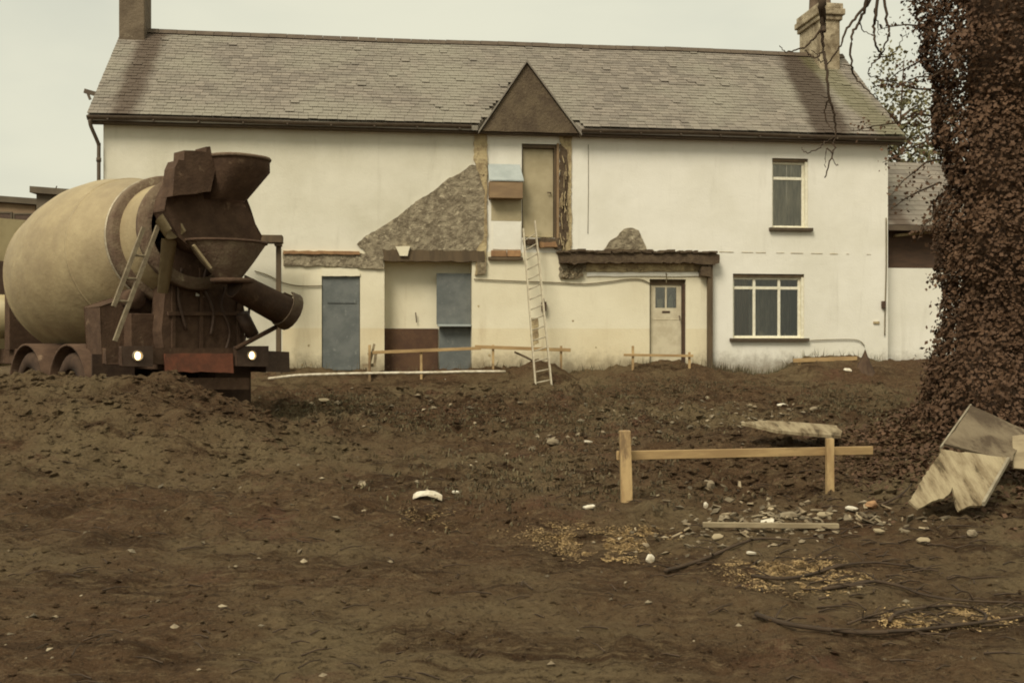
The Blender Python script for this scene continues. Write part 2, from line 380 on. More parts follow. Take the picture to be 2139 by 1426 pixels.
# back of the recess
u0, u1, z0, z1 = holes['recess']; w.add([(u0,.38,z0),(u1,.38,z0),(u1,.38,z1),(u0,.38,z1)], [(0,1,2,3)], 2)
u0, u1, z0, z1 = holes['up']; w.add([(u0,.2,z0),(u1,.2,z0),(u1,.2,z1),(u0,.2,z1)], [(0,1,2,3)], 2)
w.build('front_wall', ['white', 'grey_white', 'cream', 'yellow'], house)
w = MB(); HD = 5.8
w.box((0, .5, ZB), (.25, HD, WT)); w.box((HL - .25, .5, ZB), (HL, HD, WT)); w.box((0, HD, ZB), (HL, HD + .25, WT))
w.box((0, .003, ZB), (.25, .5, WT)); w.box((HL - .25, .003, ZB), (HL, .5, WT))
for u0 in (0.0, HL - .25):
    w.add([(u0, 0, WT), (u0 + .25, 0, WT), (u0 + .25, HD, WT), (u0, HD, WT), (u0, RV, RZ - .12), (u0 + .25, RV, RZ - .12)], [(0, 4, 3), (1, 2, 5), (0, 1, 5, 4), (3, 4, 5, 2)])
w.box((.25, .5, 2.45), (HL - .25, HD, 2.6))
w.build('side_wall', 'grey_white', house)

# roof: individually laid slates
m, nt, b, v, stain = SL
uL = q(275, 170, 1.2)[0]; uR = q(1690, 220, 1.2)[0]
c = stain(STAINS, uL + .1, .26, (.085, .058, .038), 0, .9, lean=-.04)
c = stain(c, uR - .05, .42, (.065, .044, .028), 0, .95, lean=-.12)
c = stain(c, HL - .1, .35, (.13, .12, .05), 0, .55, lean=.2)
L(nt, c, b.inputs['Base Color']); b.inputs['Roughness'].default_value = .75; b.inputs['Specular IOR Level'].default_value = .35
bump(nt, b, nz(nt, 24, 5, .6, v), .35, .01)
roof = MB(); U0, U1 = -.25, HL + .25
GA = q(998, 262, -.3)[0]; GB = q(1216, 270, -.3)[0]; GT = q(1100, 130, .9); GTz = GT[1]; GTv = EV + (GTz - EZ) / SL_
sl = math.hypot(RZ - EZ, RV - EV); dv_, dz_ = (RV - EV) / sl, (RZ - EZ) / sl; nv, nzz = -dz_, dv_
NC = 31; ex = sl / NC
for k in range(NC):
    off = (k % 2) * .10; u = U0 - off; s0 = k * ex
    sag0 = .0
    while u < U1:
        wd = random.choice((.19, .20, .22)); a = max(u, U0) + .003; b_ = min(u + wd, U1) - .003; u += wd
        if b_ - a < .03: continue
        s_lo = s0 - random.uniform(0, .012); s_hi = s0 + ex * 1.9; t0 = .022 + random.uniform(-.003, .008); t1 = .004; th = .010
        if random.random() < .012: s_lo -= .05
        if random.random() < .015: a += .02; t0 += .015
        s_hi = min(s_hi, sl)
        zc_ = EZ + s_lo * dz_ + .1; f_ = (zc_ - EZ) / (GTz - EZ); cu_ = (a + b_) / 2
        if f_ < 1 and GA + (GT[0] - GA) * f_ + .0 < cu_ < GB + (GT[0] - GB) * f_ - .0: continue
        sag = lambda uu: -.02 * math.sin(uu * .35) - .006 * math.sin(uu * 1.3)
        def pt(uu, s, t): return (uu, EV + s * dv_ + t * nv, EZ + s * dz_ + t * nzz + sag(uu) * (s / sl))
        vs = [pt(a, s_lo, t0), pt(b_, s_lo, t0), pt(b_, s_hi, t1), pt(a, s_hi, t1), pt(a, s_lo, t0 - th), pt(b_, s_lo, t0 - th), pt(b_, s_hi, t1 - th), pt(a, s_hi, t1 - th)]
        roof.add(vs, [(0,1,2,3),(5,4,7,6),(0,4,5,1),(1,5,6,2),(3,7,4,0)])
# underlay and rear slope
b2 = 2 * RV - EV
def under(dz):
    P_ = [(U0, EV, EZ), (GA, EV, EZ), (GT[0], GTv, GTz), (GB, EV, EZ), (U1, EV, EZ), (U1, RV, RZ), (GT[0], RV, RZ), (U0, RV, RZ), (U0, b2, EZ), (U1, b2, EZ)]
    return [(x, y, z + dz) for x, y, z in P_]
fr_ = [(0, 1, 2, 6, 7), (2, 3, 4, 5, 6), (7, 6, 5, 9, 8)]
roof.add(under(-.05), fr_); roof.add(under(-.14), [f[::-1] for f in fr_])
e_ = under(-.05) + under(-.14); roof.add(e_, [(i, i + 10, j + 10, j) for i, j in ((0, 1), (1, 2), (2, 3), (3, 4), (4, 5), (5, 9), (9, 8), (8, 7), (7, 0))])
roof_o = roof.build('roof', 'slate', house)
rt = MB(); u = U0
while u < U1:
    wd = .42; e = min(u + wd, U1); sg = -.02 * math.sin(u * .35) - .006 * math.sin(u * 1.3); z = RZ + .05 + sg + random.uniform(-.004, .004)
    rt.add([(u, RV - .17, z - .13), (e - .01, RV - .17, z - .13), (e - .01, RV - .03, z), (u, RV - .03, z), (e - .01, RV + .03, z), (u, RV + .03, z), (e - .01, RV + .17, z - .13), (u, RV + .17, z - .13)],
           [(0,1,2,3),(3,2,4,5),(5,4,6,7),(0,3,5,7),(1,6,4,2)]); u = e + (1e-6 if e < U1 else 1)
rt.build('ridge_tile_row', 'gutter', roof_o)
# chimneys
def chimney(x0, x1, ytop, v0, v1, matn, cap, lab):
    a = q(x0, 90, v0)[0]; b_ = q(x1, 90, v0)[0]; zt = ytop; c_ = MB(); zb = 6.6
    N_ = 10; lv = [(zb + (zt - zb) * i / N_) for i in range(N_ + 1)]
    c_.box((a, v0, zb), (b_, v1, zt))
    if cap:
        c_.box((a - .05, v0 - .05, zt - .40), (b_ + .05, v1 + .05, zt - .28)); c_.box((a - .10, v0 - .10, zt - .279), (b_ + .10, v1 + .10, zt - .12))
        c_.box((a - .06, v0 - .06, zt - .119), (b_ + .06, v1 + .06, zt + .02))
    o = c_.build('chimney', matn, roof_o, bevel=.025); o['label'] = lab; return a, b_
a, b_ = chimney(248, 302, 9.7, 2.45, 3.25, 'chim', False, 'tall narrow grey-brown chimney at the left end')
pm = MB(); pm.box((a - .04, 2.40, 9.6), (b_ + .04, 3.3, 9.78)); pm.build('chimney_cap', 'chim', roof_o)
a, b_ = chimney(1713, 1755, 8.98, 2.25, 3.55, 'chim2', True, 'short stained cream chimney with stepped cap at the right end')
for vv in (2.55, 3.2):
    pm = MB(); mt = Matrix.Translation(((a + b_) / 2, vv, 8.99)) @ Matrix.Rotation(R(90), 4, 'X')
    pm.lathe([(0, .0), (0, .17), (.08, .17), (.1, .14), (.55, .12), (.58, .15), (.64, .15), (.64, .11), (.3, .10)], 16, mt); pm.build('chimney_pot', 'pot', roof_o, True)

# eaves: fascia and half-round gutters
def gutter(u0, u1):
    gm = MB(); gm.box((u0, -.235, EZ - .17), (u1, -.205, EZ - .02))
    n = 9; prof = [(-.295 + .07 * math.cos(math.pi + math.pi * i / n), EZ - .045 + .07 * math.sin(math.pi + math.pi * i / n)) for i in range(n + 1)]
    K = 24
    vs = []
    for i in range(K + 1):
        uu = u0 + (u1 - u0) * i / K; s = .012 * math.sin(uu * 1.1) 
        vs += [(uu, y, z + s) for y, z in prof]
    fs = [(i * (n + 1) + j, i * (n + 1) + j + 1, (i + 1) * (n + 1) + j + 1, (i + 1) * (n + 1) + j) for i in range(K) for j in range(n)]
    gm.add(vs, fs)
    uu = u0 + .4
    while uu < u1: gm.box((uu, -.37, EZ - .13), (uu + .03, -.23, EZ - .10)); uu += .9
    return gm.build('gutter', 'gutter', house)
gutter(-.25, q(985, 255, -.3)[0]); gutter(q(1214, 275, -.3)[0], HL + .25)
sf = MB(); sf.box((-.25, -.204, EZ - .17), (HL + .25, 0, EZ - .15)); sf.build('soffit', 'gutter', house)
dp = MB(); x0 = -.07
pts = spline([(-.17, -.29, EZ - .1), (-.19, -.28, EZ - .22), (-.10, -.14, EZ - .5), (x0, -.09, EZ - .62), (x0, -.09, EZ - .8), (x0, -.09, 2), (x0, -.09, -.35)], 5)
dp.tube(pts, .038, 10)
for z in (4.3, 2.6, 1.0): dp.tube([(x0, -.09, z), (x0, -.09, z + .08)], .05, 10)
dp.build('downpipe', 'gutter', house, True)
vs_ = MB(); a = q(176, 190, .4); vs_.bar((a[0], .4, a[1]), (-.25, .4, a[1] - .06), .05, .09); vs_.bar((a[0] + .06, .4, a[1] - .02), (a[0] + .12, .4, a[1] - .18), .04, .05)
vs_.build('verge_bracket', 'gutter', house)

# central cross gable
gab = MB(); A_ = q(1006, 262, -.27); B_ = q(1208, 270, -.27); T_ = q(1100, 134, -.27); zb = 5.11
gab.prism(ragged([(A_[0], zb), (B_[0], zb), (T_[0], T_[1])], .25, .008), -.27, -.16)
go = gab.build('gable', 'gable', house)
dr = MB(); tv = GTv + .1
for E_, sg in ((A_, -1), (B_, 1)):
    e0 = (E_[0] + sg * .07, zb - .06); t0 = (T_[0], T_[1] + .03)
    for vv0, vv1 in ((-.33, tv),):
        dr.add([(e0[0], vv0, e0[1]), (t0[0], vv0, t0[1]), (t0[0], vv1, t0[1]), (e0[0], vv1, e0[1]), (e0[0], vv0, e0[1] + .055), (t0[0], vv0, t0[1] + .055), (t0[0], vv1, t0[1] + .055), (e0[0], vv1, e0[1] + .055)],
               [(0,1,2,3),(4,7,6,5),(0,4,5,1),(3,2,6,7),(0,3,7,4)])
dr.build('gable_roof', 'slate', go)

# patches of exposed masonry, plaster scars
def patch(name, px, proud, matn, step=.10, amp=.022, base=0, label=None, back=.05):
    pts = ragged([q(x, y, 0) for x, y in px], step, amp); p_ = MB(); n = len(pts)
    p_.prism(pts, -proud, back); o = p_.build(name, matn, house)
    if label: o['label'] = label
    return o
patch('masonry_scar', [(745,510),(765,492),(800,473),(832,452),(868,422),(905,400),(938,372),(962,362),(985,344),(1006,350),(1016,385),(1014,460),(1016,512),(1010,524),(930,524),(852,522),(800,548),(790,552),(757,520)], .035, 'scar', .06, .010, label='triangular scar of grey rubble stone where a lean-to roof was')
patch('rubble_band', [(590,529),(670,527),(757,528),(800,540),(803,562),(740,558),(680,556),(592,555)], .05, 'scar', .08, .02)
patch('rubble_band', [(592,524),(750,526),(752,532),(592,531)], .09, 'brick', .1, .008)
# recess head timber
hb = MB(); u0, u1, z0, z1 = rect(800, 523, 1012, 546); hb.prism(ragged([(u0, z0), (u1, z0), (u1, z1), (u0, z1)], .1, .018), -.07, .1); hb.build('lintel_beam', 'timber_dark', house)
u0, u1, z0, z1 = rect(826, 515, 856, 535, -.1); hb = MB(); hb.prism(ragged([(u0 + .1, z0), (u1 - .04, z0), (u1, z1), (u0, z1)], .1, .01), -.13, .0); hb.build('broken_stone', 'cream', house)
patch('broken_jamb', [(990,272),(1000,268),(1017,270),(1018,345),(1016,460),(1018,478),(1016,524),(1012,572),(992,574),(996,520),(1010,500),(1012,400),(990,335)], .045, 'torn', .07, .012)
patch('broken_jamb', [(1169,276),(1195,280),(1193,400),(1194,524),(1172,524),(1172,500),(1183,470),(1184,320),(1169,298)], .03, 'torn', .07, .012)
patch('torn_dark_patch', [(1169,302),(1184,315),(1186,360),(1184,420),(1187,470),(1184,500),(1178,522),(1168,505)], .042, 'darkrot', .07, .02)  # darkness inside the torn hole, painted as a raised dark patch
sm = MB()
for i in range(26):
    x = random.uniform(1170, 1186); y = random.uniform(320, 510); a = q(x, y, -.06); l = random.uniform(.06, .28)
    sm.bar((a[0], -.05, a[1]), (a[0] + random.uniform(-.04, .04), -.10 - random.random() * .05, a[1] - l), .012, .02)
sm.build('hanging_lath', 'torn', house)
# floor edge beneath the upper doorway
patch('floor_edge', [(1092,498),(1168,497),(1176,508),(1166,520),(1130,514),(1092,512)], .09, 'darkrot', .06, .02)
patch('brick_stub', [(1124,507),(1160,506),(1163,516),(1128,518)], .12, 'brick', .06, .015)
bk = MB()
for (x0, x1) in ((1026,1058),(1060,1088)): 
    u0, u1, z0, z1 = rect(x0, 523, x1, 536, -.05); bk.box((u0, -.06, z0), (u1, .03, z1))
bk.build('brick_course', 'brick', house, bevel=.008)
bk = MB(); u0, u1, z0, z1 = rect(1020, 537, 1092, 543, -.05); bk.box((u0, -.08, z0), (u1, .03, z1)); bk.build('timber_rail', 'timber_dark', house)
# upper doorway with its blank board
u0, u1, z0, z1 = holes['up']; uo = u1; ub = q(1158, 400)[0]
dd = MB(); dd.box((u0 + .03, .10, z0 + .03), (ub - .01, .15, z1 - .09)); upd = dd.build('upper_door', 'beige', house, bevel=.004)
upd['label'] = 'blank beige upstairs door opening onto nothing'
fm = MB(); fm.box((u0, .02, z1 - .085), (u1, .16, z1 - .02)); fm.box((u0 - .0, .06, z0), (u0 + .028, .16, z1 - .086)); fm.box((ub, .02, z0), (ub + .05, .18, z1 - .086)); fm.build('door_frame', 'timber_dark', upd)
fm = MB(); fm.box((ub + .051, -.03, z0 - .1), (ub + .10, .10, z1 + .02)); fm.build('architrave', 'box_wood', upd)
hm = MB(); hm.tube([(ub - .07, .10, z0 + 1.0), (ub - .07, .05, z0 + 1.0), (ub - .15, .045, z0 + 1.0)], .012, 8); hm.build('handle', 'black', upd)
# wash-stand like cupboard left hanging on the wall
u0, u1, z0, z1 = rect(1024, 345, 1090, 460, -.01)
cz = q(1057, 378, -.3)[1]; cb = q(1057, 413, -.3)[1]
cu = MB(); ua, ub_ = q(1023, 395, -.25)[0], q(1092, 395, -.25)[0]
cu.box((ua, -.26, cb), (ub_, .02, cz)); cup = cu.build('wall_cupboard', 'box_wood', house, bevel=.006)
tp = MB(); tz = q(1057, 346)[1]
tp.add([(ua - .02, -.28, cz + .004), (ub_ + .02, -.28, cz + .004), (ub_ - .03, .0, tz), (ua - .01, .0, tz), (ua - .02, -.28, cz + .03), (ub_ + .02, -.28, cz + .03), (ub_ - .03, -.004, tz + .03), (ua - .01, -.004, tz + .03)], [(0,3,2,1),(4,5,6,7),(0,1,5,4),(1,2,6,5),(2,3,7,6),(3,0,4,7)])
tp.build('sloping_top', 'blue_pale', cup)
u0, u1, z0, z1 = rect(1026, 405, 1089, 461); pp = MB(); pp.box((u0, -.012, z0), (u1, .01, z1)); pp.build('stained_panel', 'beige', house)
u0, u1, z0, z1 = rect(1029, 463, 1088, 521); pp = MB(); pp.prism(ragged([(u0, z0), (u1, z0), (u1, z1), (u0, z1)], .2, .006), -.02, .01); pp.build('white_panel', 'white', house)
# centre: plaster below the brick course is separate and slightly proud, stained strip behind the ladder
patch('stain_strip', [(1108,665),(1124,664),(1125,716),(1112,724),(1108,700)], .006, 'torn', .08, .01, back=.003)
# left boarded doorway
u0, u1, z0, z1 = holes['door_l']
dd = MB(); dd.box((u0 + .01, .03, z0), (u1 - .01, .07, z1 - .01)); bd = dd.build('boarded_door', 'blue', house, bevel=.004); bd['label'] = 'doorway boarded with a blue-grey sheet'
z = q(710, 630)[1]; rl = MB(); rl.box((u0 + .12, .012, z - .03), (u1 - .08, .029, z + .03)); rl.build('rail', 'blue', bd, bevel=.004)
rl = MB(); z = q(710, 770)[1]; rl.box((u0 + .02, .010, z - .03), (u1 - .02, .029, z + .03)); rl.build('rail', 'blue', bd, bevel=.004)
patch('door_head', [(672,560),(745,560),(752,570),(752,577),(672,577)], .03, 'cream', .1, .008)
# recess contents
u0, u1, z0, z1 = holes['recess']; a = q(803, 600, .38)[0]; uu = q(915, 600, .3)[0]; zz = q(860, 686, .36)[1]
dd = MB(); dd.box((u0 + .0, .345, -.3), (uu, .378, zz)); dd.build('brown_dado', 'brown_dado', house)
z2 = q(950, 677, .2)[1]; z3 = q(950, 571, .2)[1]; u3 = q(912, 620, .2)[0]; u4 = q(984, 620, .15)[0]
dd = MB(); dd.box((u3, .17, z2), (u4, .24, z3)); bb = dd.build('blue_board', 'blue', house, bevel=.004); bb['label'] = 'upper blue-grey board in the recess'
dd = MB(); dd.box((u3 + .02, .06, z2 - .05), (u4, .24, z2 - .004)); dd.build('shelf', 'blue_pale', bb, bevel=.004)
dd = MB(); u3 = q(917, 720, .3)[0]; dd.box((u3, .26, -.3), (u4, .30, z2 - .054)); dd.build('lower_board', 'blue', house)
pm = MB(); a = q(870, 664, .34); pm.tube([(a[0], .33, a[1] - .1), (a[0] - .02, .32, a[1] + .12)], .012, 6); pm.build('pipe_stub', 'black', house)
# remains of flat roof on the right with torn felt
u0, u1, z0, z1 = rect(1170, 527, 1503, 550, -.25)
top = [(1168,527),(1200,522),(1240,524),(1285,519),(1330,522),(1362,526),(1400,524),(1440,529),(1470,528),(1503,531),(1501,549),(1490,553),(1440,549),(1380,548),(1300,549),(1230,548),(1200,552),(1170,548)]
fr_ = MB(); fr_.prism(ragged([q(x, y, -.22) for x, y in top], .07, .016), -.24, .02); fo = fr_.build('felt_roof_edge', 'darkrot', house); fo['label'] = 'ragged dark remnant of a flat felted roof'
fl = MB()
for i in range(46):
    x = 1172 + i * 7.1 + random.uniform(-3, 3); a = q(x, 526 + random.uniform(-3, 2), -.24)
    fl.box((a[0] - random.uniform(.03, .10), -.26 - random.random() * .05, a[1] - .02), (a[0] + random.uniform(.03, .1), .0, a[1] + random.uniform(.005, .035)))
fl.build('torn_felt', 'darkrot', fo)
patch('tan_fascia', [(1222,550),(1470,550),(1476,566),(1400,568),(1300,568),(1224,567)], .05, 'torn', .15, .01)
patch('white_lintel', [(1225,569),(1468,569),(1468,577),(1225,577)], .03, 'white', .2, .006)
patch('stone_hump', [(1262,522),(1270,506),(1290,492),(1303,478),(1318,475),(1332,482),(1342,500),(1350,522)], .05, 'scar', .06, .012, label='hump of bare stone above the flat roof remnant')
patch('rubble_hole', [(1168,545),(1225,548),(1222,566),(1208,580),(1190,584),(1168,580)], .06, 'scar', .06, .02)
rb = MB()
for i in range(40):
    x = random.uniform(1172, 1220); y = random.uniform(550, 580); a = q(x, y, -.08); s = random.uniform(.02, .06)
    mt = Matrix.Translation((a[0], -.07, a[1])) @ Matrix.Rotation(random.random() * 3, 4, 'Y') @ Matrix.Rotation(random.random(), 4, 'X'); rb.box((-s, -s * .6, -s * .6), (s, s * .6, s * .6), 0, mt)
rb.build('loose_rubble', 'stone', house)
patch('stone_lump', [(996,545),(1016,545),(1015,572),(996,574)], .07, 'stone', .05, .014)
# posts
ps = MB(); a = q(1483, 560, -.12)[0]; ps.box((a - .05, -.17, ZB), (a + .05, -.05, q(1483, 548, -.12)[1])); ps.build('post', 'timber_dark', house)
ps = MB(); u0, u1, z0, z1 = rect(1462, 556, 1482, 578, -.1); ps.prism(ragged([(u0, z0 + .03), (u1, z0), (u1, z1), (u0, z1)], .1, .015), -.2, 0); ps.build('bracket', 'darkrot', house)
ps = MB(); a = q(582, 600, -.7); ps.box((a[0] - .05, -.75, ZB), (a[0] + .05, -.63, q(582, 514, -.7)[1])); ps.build('post', 'timber_dark', house)
u0, u1, z0, z1 = rect(470, 491, 590, 513, -.85); ps = MB(); ps.box((u0, -.95, z0 + .06), (u1, -.58, z1)); ps.box((u1 - .16, -.9, z0), (u1 - .02, -.6, z0 + .059)); ps.build('porch_roof_edge', 'timber_dark', house, bevel=.01)
# right door
def dframe(u0, u1, z0, z1, v, t, w, matn, name, parent):
    f_ = MB(); f_.box((u0, v, z0), (u0 + w, v + t, z1)); f_.box((u1 - w, v, z0), (u1, v + t, z1)); f_.box((u0 + w, v, z1 - w), (u1 - w, v + t, z1)); f_.box((u0 + w, v, z0), (u1 - w, v + t, z0 + w)); return f_
u0, u1, z0, z1 = holes['door_r']; z0 = q(1390, 775)[1]
ul, ur = u0 + .05, q(1423, 680, .12)[0]
gz0, gz1 = q(1390, 643, .12)[1], q(1390, 600, .12)[1]; gu0, gu1 = q(1369, 620, .12)[0], q(1413, 620, .12)[0]
dm = MB(); dm.box((ul, .12, -.3), (ur, .165, gz0)); dm.box((ul, .12, gz1), (ur, .165, z1 - .12)); dm.box((ul, .12, gz0), (gu0, .165, gz1)); dm.box((gu1, .12, gz0), (ur, .165, gz1))
mid = (gu0 + gu1) / 2; dm.box((mid - .018, .122, gz0), (mid + .018, .163, gz1))
do = dm.build('front_door', 'door', house); do['label'] = 'pale cream front door with two small panes'
dm = MB(); dm.box((u0, .09, z1 - .115), (u1, .2, z1 - .005)); dm.build('door_head', 'timber_dark', do)
dm = MB(); dm.box((ur + .005, .06, -.3), (u1 - .0, .21, z1 - .116)); dm.build('door_jamb', 'brown_board', do)
dm = MB(); dm.box((gu0, .14, gz0), (gu1, .144, gz1)); dm.build('door_glass', 'glass', do)
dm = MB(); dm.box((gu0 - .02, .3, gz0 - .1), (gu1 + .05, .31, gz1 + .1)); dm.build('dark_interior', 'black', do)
dm = MB(); dm.box((gu0 + .05, .155, gz0 + .0), (gu0 + .17, .158, gz0 + .20)); dm.build('paper_notice', 'paper', do)
dm = MB(); dm.prism([(mid + .05, gz0), (gu1 - .06, gz0), (gu1 - .07, gz0 + .22), (mid + .13, gz0 + .32), (mid + .06, gz0 + .2)], .155, .158); dm.build('paper_notice', 'blue_pale', do)
zl = q(1390, 651)[1]; dm = MB(); dm.box((mid - .09, .108, zl - .022), (mid + .09, .12, zl + .022)); dm.build('letter_plate', 'black', do, bevel=.004)
dm = MB(); dm.box((ul + .06, .108, q(1390, 763)[1] - .04), (ur - .03, .12, q(1390, 763)[1] + .05)); dm.build('door_rail', 'door', do, bevel=.003); dm = MB(); dm.box((ul + .03, .113, q(1390, 668)[1]), (ur - .03, .12, q(1390, 668)[1] + .02)); dm.build('door_rail', 'door', do, bevel=.003)
dm = MB(); zz = q(1420, 660)[1]; dm.tube([(ur - .05, .12, zz), (ur - .05, .07, zz), (ur - .05, .06, zz - .1)], .012, 8); dm.build('handle', 'black', do)
# windows
def window(h, mull, trans, lab, curt):
    u0, u1, z0, z1 = h; wn = MB(); v = .09
    wn = dframe(u0 + .002, u1 - .06, z0, z1 - .07, v, .07, .055, 'frame', 'x', None)
    wo = wn.build('window', 'frame', house, bevel=.004); wo['label'] = lab
    hd = MB(); hd.box((u0, .03, z1 - .069), (u1, .17, z1 - .003)); hd.build('window_head', 'timber_dark', wo)
    rv = MB(); rv.box((u1 - .059, .03, z0), (u1 - .003, .17, z1 - .07)); rv.build('reveal_board', 'frame', wo)
    zt = trans; a, b_ = u0 + .057, u1 - .115
    xs_ = [a] + [m_ for m_ in mull] + [b_]
    f_ = MB()
    for m_ in mull: f_.box((m_ - .03, v + .002, z0 + .055), (m_ + .03, v + .068, z1 - .126))
    for x0, x1 in zip(xs_, xs_[1:]):
        s0 = x0 + (.03 if x0 in mull else 0); s1 = x1 - (.03 if x1 in mull else 0)
        f_.box((s0, v - .004, zt - .032), (s1, v + .066, zt + .032))
        for (za, zb_) in ((z0 + .056, zt - .033), (zt + .033, z1 - .127)):
            g_ = MB(); g_.add([(s0 + .001, v + .03, za), (s1 - .001, v + .03, za), (s1 - .001, v + .03, zb_), (s0 + .001, v + .03, zb_)], [(0, 1, 2, 3)]); g_.build('pane', 'glass', wo)
    f_.build('glazing_bars', 'frame', wo, bevel=.003)
    s_ = MB(); s_.box((u0 - .08, -.09, z0 - .075), (u1 + .09, .088, z0 - .002)); s_.build('sill', 'sill', wo, bevel=.006)
    if curt:
        c_ = MB(); n = 40; vs = []
        for i in range(n + 1):
            uu = u0 + .02 + (u1 - u0 - .04) * i / n; yy = .145 + .012 * math.sin(i * 1.3) + .012 * math.sin(i * 3.1)
            vs += [(uu, yy, z0 + .02), (uu, yy + .02 * math.sin(i), z1)]
        c_.add(vs, [(2 * i, 2 * i + 2, 2 * i + 3, 2 * i + 1) for i in range(n)]); c_.build('curtain', 'curtain', wo, True)
    return wo
h = holes['win_up']; window(h, [], q(1650, 372)[1], 'tall narrow upstairs window with net curtain', True)
h = holes['win_lo']; wo = window(h, [q(1575, 650, .1)[0], q(1627, 650, .1)[0]], q(1600, 601)[1], 'wide three-light ground floor window', False)
rmb = MB(); rmb.box((h[0] - .3, 1.5, .1), (h[1] + .3, 1.55, 2.4)); rmb.build('inner_wall', 'curtain', wo)
nc = MB(); vs = []
for i in range(25):
    uu = h[0] + .04 + .42 * i / 24; yy = .22 + .015 * math.sin(i * 1.4); vs += [(uu, yy, h[2] + .02), (uu - .03 * math.sin(i * .3), yy, h[3])]
nc.add(vs, [(2 * i, 2 * i + 2, 2 * i + 3, 2 * i + 1) for i in range(24)]); nc.build('curtain', 'drape', wo, True)
# things on the inside ledge, seen through the glass
lg = MB(); lg.box((h[0], .2, h[2] - .05), (h[1], .45, h[2])); lg.build('inner_ledge', 'frame', wo)
for x, wd, hh, kk in ((1552, .10, .16, 0), (1588, .22, .16, 0), (1600, .1, .1, 1), (1640, .08, .12, 0), (1659, .09, .15, 1), (1540, .06, .3, 1)):
    clut = MB(); a = q(x, 700, .3); mt = Matrix.Translation((a[0], .32, h[2])) @ Matrix.Rotation(R(90), 4, 'X')
    clut.lathe([(0, 0), (0, wd * .5), (hh * .6, wd * .55), (hh * .8, wd * .3), (hh, wd * .32), (hh, 0)], 12, mt); clut.build('ledge_jar', 'curtain', wo, True)
# cables, pipes and a crack line on the facade
def fcable(px, r=.012, v=-.03, name='cable', matn='cable'):
    c_ = MB(); c_.tube(spline([(q(x, y, v)[0], v, q(x, y, v)[1]) for x, y in px], 6), r, 6); return c_.build(name, matn, house, True)
fcable([(990,583),(1030,585),(1100,588),(1160,590),(1220,593),(1275,588),(1312,583),(1340,584),(1358,592)])
fcable([(532,566),(560,575),(590,590),(625,597),(672,597)])
fcable([(1692,711),(1740,709),(1790,710),(1806,722)], .010)
fcable([(1851,455),(1851,560),(1849,640),(1848,700)], .014)
fcable([(1229,302),(1229,400),(1228,488)], .006, -.008)  # thin tube standing for a vertical crack in the render
fcable([(1392,570),(1392,592)], .012, -.05)
bx = MB(); a = q(1846, 636, -.05); bx.box((a[0] - .04, -.08, a[1] - .08), (a[0] + .04, 0, a[1] + .08)); bx.build('meter_box', 'black', house, bevel=.008)
bx = MB(); a = q(1830, 674); bx.box((a[0] - .07, -.03, a[1] - .02), (a[0] + .07, 0, a[1] + .03)); bx.build('air_vent', 'torn', house)
# expansion crack / string course at first floor on the right
for i in range(9):
    x = 1502 + i * 37 + random.uniform(0, 14); a = q(x, 526 + (x - 1500) * .017); l = random.uniform(.06, .34); cr = MB(); cr.prism(ragged([(a[0], a[1] - .006), (a[0] + l, a[1] - .006), (a[0] + l, a[1] + .001), (a[0], a[1] + .003)], .08, .003), -.010, 0); cr.build('render_crack', 'torn', house)
# plaster chips on left lower wall
for (x, y) in ((631,762),(649,762),(645,722),(1000,640),(1197,670),(1245,725),(1022,742)):
    a = q(x, y); r_ = random.uniform(.012, .024); cp = MB(); cp.prism(ragged([(a[0] - r_, a[1] - r_), (a[0] + r_, a[1] - r_), (a[0] + r_, a[1] + r_), (a[0] - r_, a[1] + r_)], .015, .008), -.004, .002); cp.build('plaster_chip', 'torn', house)

# ------------------------------------------------------------------ side wing
wing = empty('outbuilding', tuple(H.world(HL, .4, 0)), HA); W = Frame(H.world(HL, .4, 0).x, H.world(HL, .4, 0).y, HA)
tag(wing, 'lower white outbuilding with slate roof and brown boarding, right of the house behind the ivy', 'outbuilding')
def wq(px, py, v=0): return W.q(px, py, v)
z1 = wq(1900, 560)[1]; z2 = wq(1900, 476)[1]; ze = z2 + .02; zr = W.q(1900, 340, 2.4)[1]
w = MB(); w.box((.004, 0, -.6), (4.6, 4.8, z1)); w.build('wall', 'white', wing)
w = MB(); w.box((.006, .05, z1 + .002), (4.55, 4.75, z2)); w.build('timber_boarding', 'brown_board', wing)
w = MB(); a = wq(1870, 492, -.05); b_ = wq(1945, 485, -.05); w.bar((a[0], -.0, a[1]), (b_[0] + .8, -.0, b_[1] + .1), .09, .06); w.build('pale_rail', 'torn', wing)
w = MB(); K = 14; sl2 = math.hypot(2.7, zr - ze)
for k in range(K):
    u = -.0
    while u < 4.8:
        a = max(u - (k % 2) * .15, .01); e = u + .3 - (k % 2) * .15 - .006; u += .3
        if e - a < .05: continue
        f0, f1 = k / K, min((k + 1.8) / K, 1)
        y0, y1 = -.3 + 2.7 * f0, -.3 + 2.7 * f1; zz0, zz1 = ze + (zr - ze) * f0 + .03, ze + (zr - ze) * f1
        w.add([(a, y0, zz0), (e, y0, zz0), (e, y1, zz1), (a, y1, zz1), (a, y0, zz0 - .015), (e, y0, zz0 - .015)], [(0,1,2,3),(0,4,5,1)])
w.add([(.01,-.3,ze - .02),(4.8,-.3,ze - .02),(4.8,2.4,zr - .02),(.01,2.4,zr - .02),(.01,5.1,ze - .02),(4.8,5.1,ze - .02),(.01,-.3,ze - .1),(4.8,-.3,ze - .1)], [(0,1,2,3),(3,2,5,4),(0,6,7,1)])
w.build('roof', 'slate', wing)
w = MB(); w.box((.01, -.36, ze - .12), (4.8, -.303, ze - .0)); w.build('gutter', 'gutter', wing)

